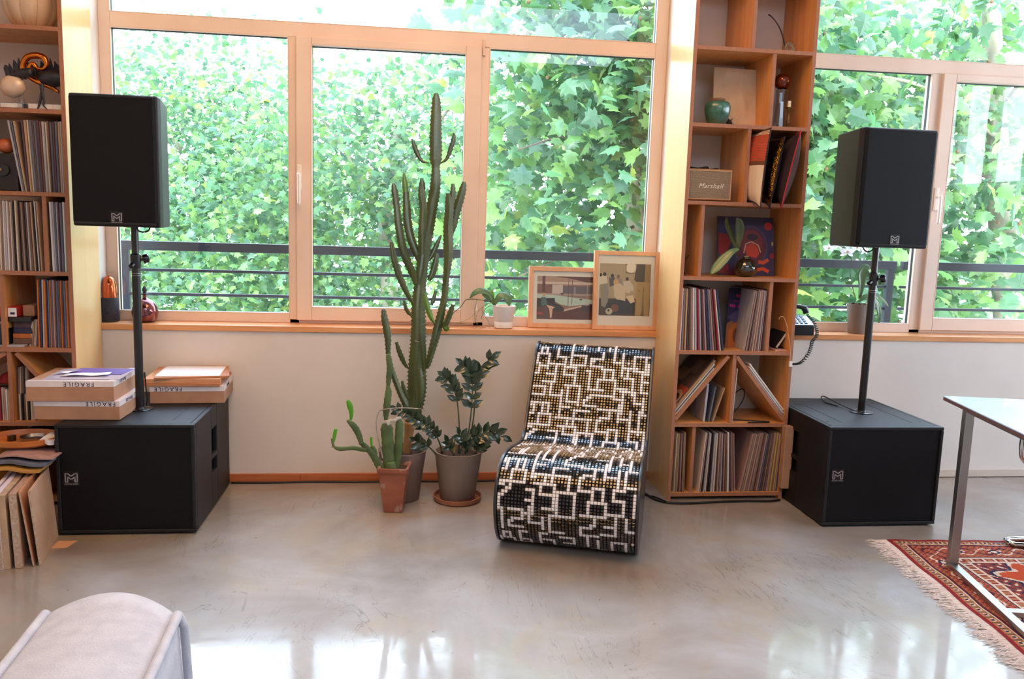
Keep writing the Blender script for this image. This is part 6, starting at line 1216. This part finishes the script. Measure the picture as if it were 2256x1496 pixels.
for c_ in (lc, lc+.66): slabp(zt1-.045, zt1-.0186, la+tt, la+1.45-tt, c_-tt, c_+tt).build('top_rail', BRU, r)
# rug (knotted pile: colours belong to the yarn)
ra, rb = onZ(1952, 1192), onZ(2256, 1446); rc_ = onZ(2256, 1195); f1_ = (rb-ra).normalized(); g1 = Vector((-f1_.y, f1_.x, 0)); g1 = g1 if g1.x > 0 else -g1
g1 = ((rc_-ra).normalized()+g1*1.0).normalized(); g1 = (rc_-ra).normalized(); rl, rw_ = 1.5, 2.0; n1, n2 = 250, 330; cell = .006
RED, MAR, CREM, NAV, ORG, TANR, GRN = (140, 30, 34), (86, 24, 40), (222, 194, 170), (40, 34, 66), (196, 74, 34), (176, 112, 74), (70, 76, 60)
def rugc(i, j):
    u, v = i*cell, j*cell; e = min(u, v); t = v if u < v else u
    def stripe(a, b_): return a <= e < b_
    if e < .018: return RED
    if e < .052:
        q = (t % .042)/.042-.5; w_ = (e-.035)/.042; d = math.hypot(q, w_); return CREM if .17 < d < .27 else NAV if d < .17 else (GRN if abs(q) > .40 else TANR)
    if e < .060: return CREM
    if e < .070: return MAR
    if e < .195:
        m_ = (e-.1325)/.0625; q = (t % .17)/.17*2-1; s_ = math.sin(t*37)*.55; d = math.hypot(q*1.25, m_)
        if d < .20: return CREM
        if d < .34: return NAV
        if d < .50: return CREM if int((math.atan2(m_, q)+PI)/(PI/4)) % 2 else RED
        if abs(m_-s_) < .10: return MAR
        if abs(m_+s_) < .07: return CREM
        h = math.sin(u*230)*math.sin(v*210); return ORG if h > .55 else NAV if h < -.72 else TANR if h > .1 else (156, 72, 50)
    if e < .203: return NAV
    if e < .212: return CREM
    if e < .245: q = (t % .05)/.05-.5; return CREM if abs(q) < .12 else (RED if abs(q) < .3 else TANR)
    if e < .254: return CREM
    a, b_ = u-.42, v-.48; d = math.hypot(a*1.1, b_); k = .17+.035*math.sin(6*math.atan2(b_, a))
    if d < k: return ORG if d < k-.022 or math.sin(14*math.atan2(b_, a)) > .92 else CREM
    if d < k+.016: return NAV
    h = math.sin(u*150+2*math.sin(v*60))+math.sin(v*140+2*math.sin(u*70)); return CREM if h > 1.35 else NAV if h < -1.45 else GRN if -.2 < h < -.05 else (150, 58, 44) if h > 0 else (120, 44, 44)
r = thing('rug', 'red patterned oriental rug with a cream fringe under the table', 'rug', (ra.x, ra.y, .0005)); b_ = MB(); vs = []; z_of = {}
for i in range(n1+1):
    for j in range(n2+1):
        p = ra+f1_*(i*cell)+g1*(j*cell); wz = .0075+.0012*math.sin(i*.21)*math.sin(j*.13)+(.0015*math.sin(j*.2) if i < 6 else 0); off_ = f1_*0+g1*(.004*math.sin(i*.10)); vs.append((p.x+off_.x, p.y+off_.y, wz))
b_.add(vs, []); 
for i in range(n1):
    for j in range(n2): b_.f.append((i*(n2+1)+j, i*(n2+1)+j+1, (i+1)*(n2+1)+j+1, (i+1)*(n2+1)+j)); b_.c.append(rugc(i, j))
pl = b_.build('pile', vmat('rug_wool', .9, .2, bump=.5, bscale=500), r)
m_ = MB(); P4 = [ra+f1_*a+g1*c for a, c in ((0, 0), (n1*cell, 0), (n1*cell, n2*cell), (0, n2*cell))]; m_.prism([(p.x, p.y) for p in P4], .0008, .0055, 'z'); m_.build('backing', SLM['brown'], r)
fr = MB(); gq = random.Random(5); FRG = mat('cream_fringe', (238, 222, 214), .9, col2=(222, 202, 192), scale=80)
for k in range(430):
    t_ = k/430*n1*cell+gq.uniform(-.002, .002); s0_ = ra+f1_*t_-g1*(-.004*math.sin(t_/cell*.10)); d = (-g1+f1_*gq.uniform(-.35, .45)).normalized(); L = gq.uniform(.055, .09)*(1+.15*math.sin(k*.13))
    pts = [s0_+Vector((0, 0, .005)), s0_-g1*.02+Vector((0, 0, .0045))]; q = pts[-1]
    for h in range(3): d = (d+Vector((gq.uniform(-.5, .5), gq.uniform(-.5, .5), 0))*.55).normalized(); q = q+d*L/3; pts.append(Vector((q.x, q.y, .0022+gq.uniform(0, .003))))
    fr.tube(pts, [.0022, .0019, .0016, .0014, .0008], 4, cap=False)
o = fr.build('fringe', FRG, r, smooth='full'); o['kind'] = 'stuff'; o['label'] = 'loose cream fringe along the near edge'
m_ = MB(); P4 = [ra-g1*.024, ra, ra+f1_*n1*cell, ra+f1_*n1*cell-g1*.024]; m_.prism([(p.x, p.y) for p in P4], .001, .0045, 'z'); m_.build('fringe_band', FRG, r)
# chrome cantilever chair reaching in from the right
r = thing('cantilever_chair', 'chrome tubular chair only partly visible at the right edge', 'chair', (3.05, -1.25, .012)); t_ = .0115; q0 = onZ(2224, 1196, .022)
base = [(3.02, -1.62, .021), (2.80, -1.38, .021), (q0.x+.075, q0.y-.06, .021), (q0.x+.012, q0.y-.012, .021), (q0.x+.012, q0.y+.03, .021), (q0.x+.07, q0.y+.05, .021), (3.2, q0.y+.06, .021), (3.22, q0.y+.05, .06), (3.22, q0.y+.04, .42)]
MB().tube(catmull(base, 7), t_, 14).build('base_tube', CHR, r, smooth='full')
yb2 = -1.02; arm = pp([(2300, 915), (2262, 935), (2253, 965), (2250, 990), (2254, 1012), (2275, 1030), (2330, 1040)], yb2)
MB().tube(catmull([tuple(p) for p in arm]+[(3.2, yb2, .42)], 6), .010, 12).build('seat_tube', CHR, r, smooth='full')
MB().box(2.86, 3.24, -1.55, -1.02, .425, .455).build('seat', mat('black_leather', (26, 26, 30), .45, bump=.2, bscale=200), r, bevel=.008)
MB().tube(catmull([(3.22, -1.02, .42), (3.25, -1.02, .7), (3.26, -1.05, .86), (3.26, -1.5, .86), (3.25, -1.55, .7), (3.22, -1.55, .42)], 6), .010, 12).build('back_tube', CHR, r, smooth='full'); MB().box(3.235, 3.262, -1.52, -1.05, .58, .84).build('backrest', mat('black_leather', (26, 26, 30)), r, bevel=.006)
MB().tube(catmull([(3.02, -1.62, .021), (3.2, -1.64, .03), (3.22, -1.6, .1), (3.22, -1.55, .42)], 6), t_, 12).build('side_tube', CHR, r, smooth='full')
# felt armchair in the foreground: its piped back edge
FELT = mat('pale_grey_felt', (188, 188, 196), .95, col2=(176, 176, 186), scale=30, bump=.35, bscale=260)
zt2 = .60; p1, p2, p3_ = onZ(100, 1357, zt2), onZ(392, 1359, zt2), onZ(0, 1476, zt2); p4 = onZ(325, 1500, zt2)
r = thing('felt_armchair', 'pale grey felt armchair back with piped edges at lower left', 'armchair', ((p1.x+p2.x)/2, p1.y-.15, 0))
dl = (p3_-p1).normalized(); dr = (p4-p2).normalized(); L = .62; n_ = 14; topv = []
for j in range(n_+1):
    for i in range(n_+1):
        u, v = i/n_, j/n_; a = p1+dl*(L*v); b__ = p2+dr*(L*v); p = a.lerp(b__, u); cr__ = .042*math.sin(PI*u)**.8*(1-v*.3); topv.append(Vector((p.x, p.y+.035*math.sin(PI*u)*(1-v), zt2+cr__*.8-.0-.02*v)))
b_ = MB(); b_.add(topv, [(j*(n_+1)+i, j*(n_+1)+i+1, (j+1)*(n_+1)+i+1, (j+1)*(n_+1)+i) for j in range(n_) for i in range(n_)]); o = b_.build('top_panel', FELT, r, smooth='full'); s_ = o.modifiers.new('t', 'SOLIDIFY'); s_.thickness = .012; s_.offset = -1
def skirt(line, nm, bul):
    b_ = MB(); m_ = 8; vs = []; cen = Vector(((p1.x+p2.x)/2, p1.y-.3, 0))
    for k in range(m_+1):
        for p in line: d = Vector((p.x-cen.x, p.y-cen.y, 0)).normalized(); t = k/m_; vs.append((p.x+d.x*bul*math.sin(PI*t*.8), p.y+d.y*bul*math.sin(PI*t*.8), (p.z-.004)*(1-t)+.06*t))
    L_ = len(line); b_.add(vs, [(k*L_+i, k*L_+i+1, (k+1)*L_+i+1, (k+1)*L_+i) for k in range(m_) for i in range(L_-1)]); o = b_.build(nm, FELT, r, smooth='full'); s_ = o.modifiers.new('t', 'SOLIDIFY'); s_.thickness = .01
topl = [topv[j*(n_+1)] for j in range(n_+1)]; topr = [topv[j*(n_+1)+n_] for j in range(n_+1)]; topb = [topv[i] for i in range(n_+1)]; topf = [topv[n_*(n_+1)+i] for i in range(n_+1)]
skirt(topl, 'side_panel', .02); skirt(topr, 'side_panel', .02); skirt(topb, 'back_panel', .02); skirt(topf, 'front_panel', .0)
for ln in (topl, topr): MB().tube([p+Vector((0, 0, .004)) for p in ln], .0095, 12).build('piping', FELT, r, smooth='full')
for a in (topl[0], topr[0]): MB().tube([a+Vector((0, 0, .004)), a+Vector((.006, .02, -.03)), a+Vector((.010, .028, -.16)), a+Vector((.010, .026, -.5))], .009, 10).build('piping', FELT, r, smooth='full')
for k, a in enumerate((topl[1], topr[1], topl[-2], topr[-2])): MB().lathe([(.018, 0), (.022, .066)], (a.x*.97+r.location.x*.03, a.y, .0), 14).build('foot', RUB, r)

# ================================================================== CABLES ON THE FLOOR
def cable(nm, label, pts, rad, grp=None):
    o = MB().tube(catmull(pts, 8), rad, 8).build(nm, RUB, None, loc=tuple(pts[0]), smooth='full'); return tag(o, label, 'cable', grp)
cable('speaker_cable', 'black cable along the skirting behind the plant pots', [(-.90, -.030, .0055), (-.7, -.034, .0055), (-.5, -.024, .0055), (-.25, -.030, .0055), (0, -.026, .0055), (.25, -.032, .0055), (.55, -.026, .0055), (.8, -.05, .0055), (1.1, -.06, .0055), (1.24, -.10, .0055)], .0052)
cable('speaker_cable', 'thick black cable curving past the foot of the right bookshelf', [(1.20, -.12, .0065), (1.24, -.25, .0065), (1.27, -.36, .0065), (1.33, -.415, .0065), (1.45, -.425, .0065), (1.60, -.408, .0065), (1.75, -.402, .0065), (1.87, -.405, .0065), (1.93, -.39, .0065)], .0062)
cable('speaker_cable', 'thin black cable looping beside the chair and bookshelf', [(1.19, -.16, .0045), (1.22, -.27, .0045), (1.28, -.315, .0045), (1.31, -.42, .0145)], .004)
def scab(label, pts, rad=.0032): return cable('speaker_lead', label, [tuple(p) for p in pts], rad, 'leads at the loudspeaker poles')
scab('thin lead curling off the foot of the right pole', [(2.278, -.47, .4925), (2.262, -.44, .495), (2.245, -.34, .502), (2.235, -.22, .512), (2.222, -.19, .515), (2.212, -.20, .505), (2.214, -.24, .4925), (2.235, -.33, .4925)])
scab('thin lead looping under the right loudspeaker', [(2.255, -.50, 1.322), (2.250, -.50, 1.310), (2.235, -.50, 1.302), (2.215, -.50, 1.304), (2.200, -.50, 1.322)])
scab('thin lead looping under the left loudspeaker', [(-1.195, -.47, 1.315), (-1.185, -.47, 1.300), (-1.165, -.47, 1.296), (-1.145, -.47, 1.303), (-1.138, -.47, 1.316)])
scab('thin lead clinging to the lower end of the left pole', [(-1.190, -.425, .5), (-1.183, -.43, .54), (-1.188, -.43, .60), (-1.190, -.435, .66)])
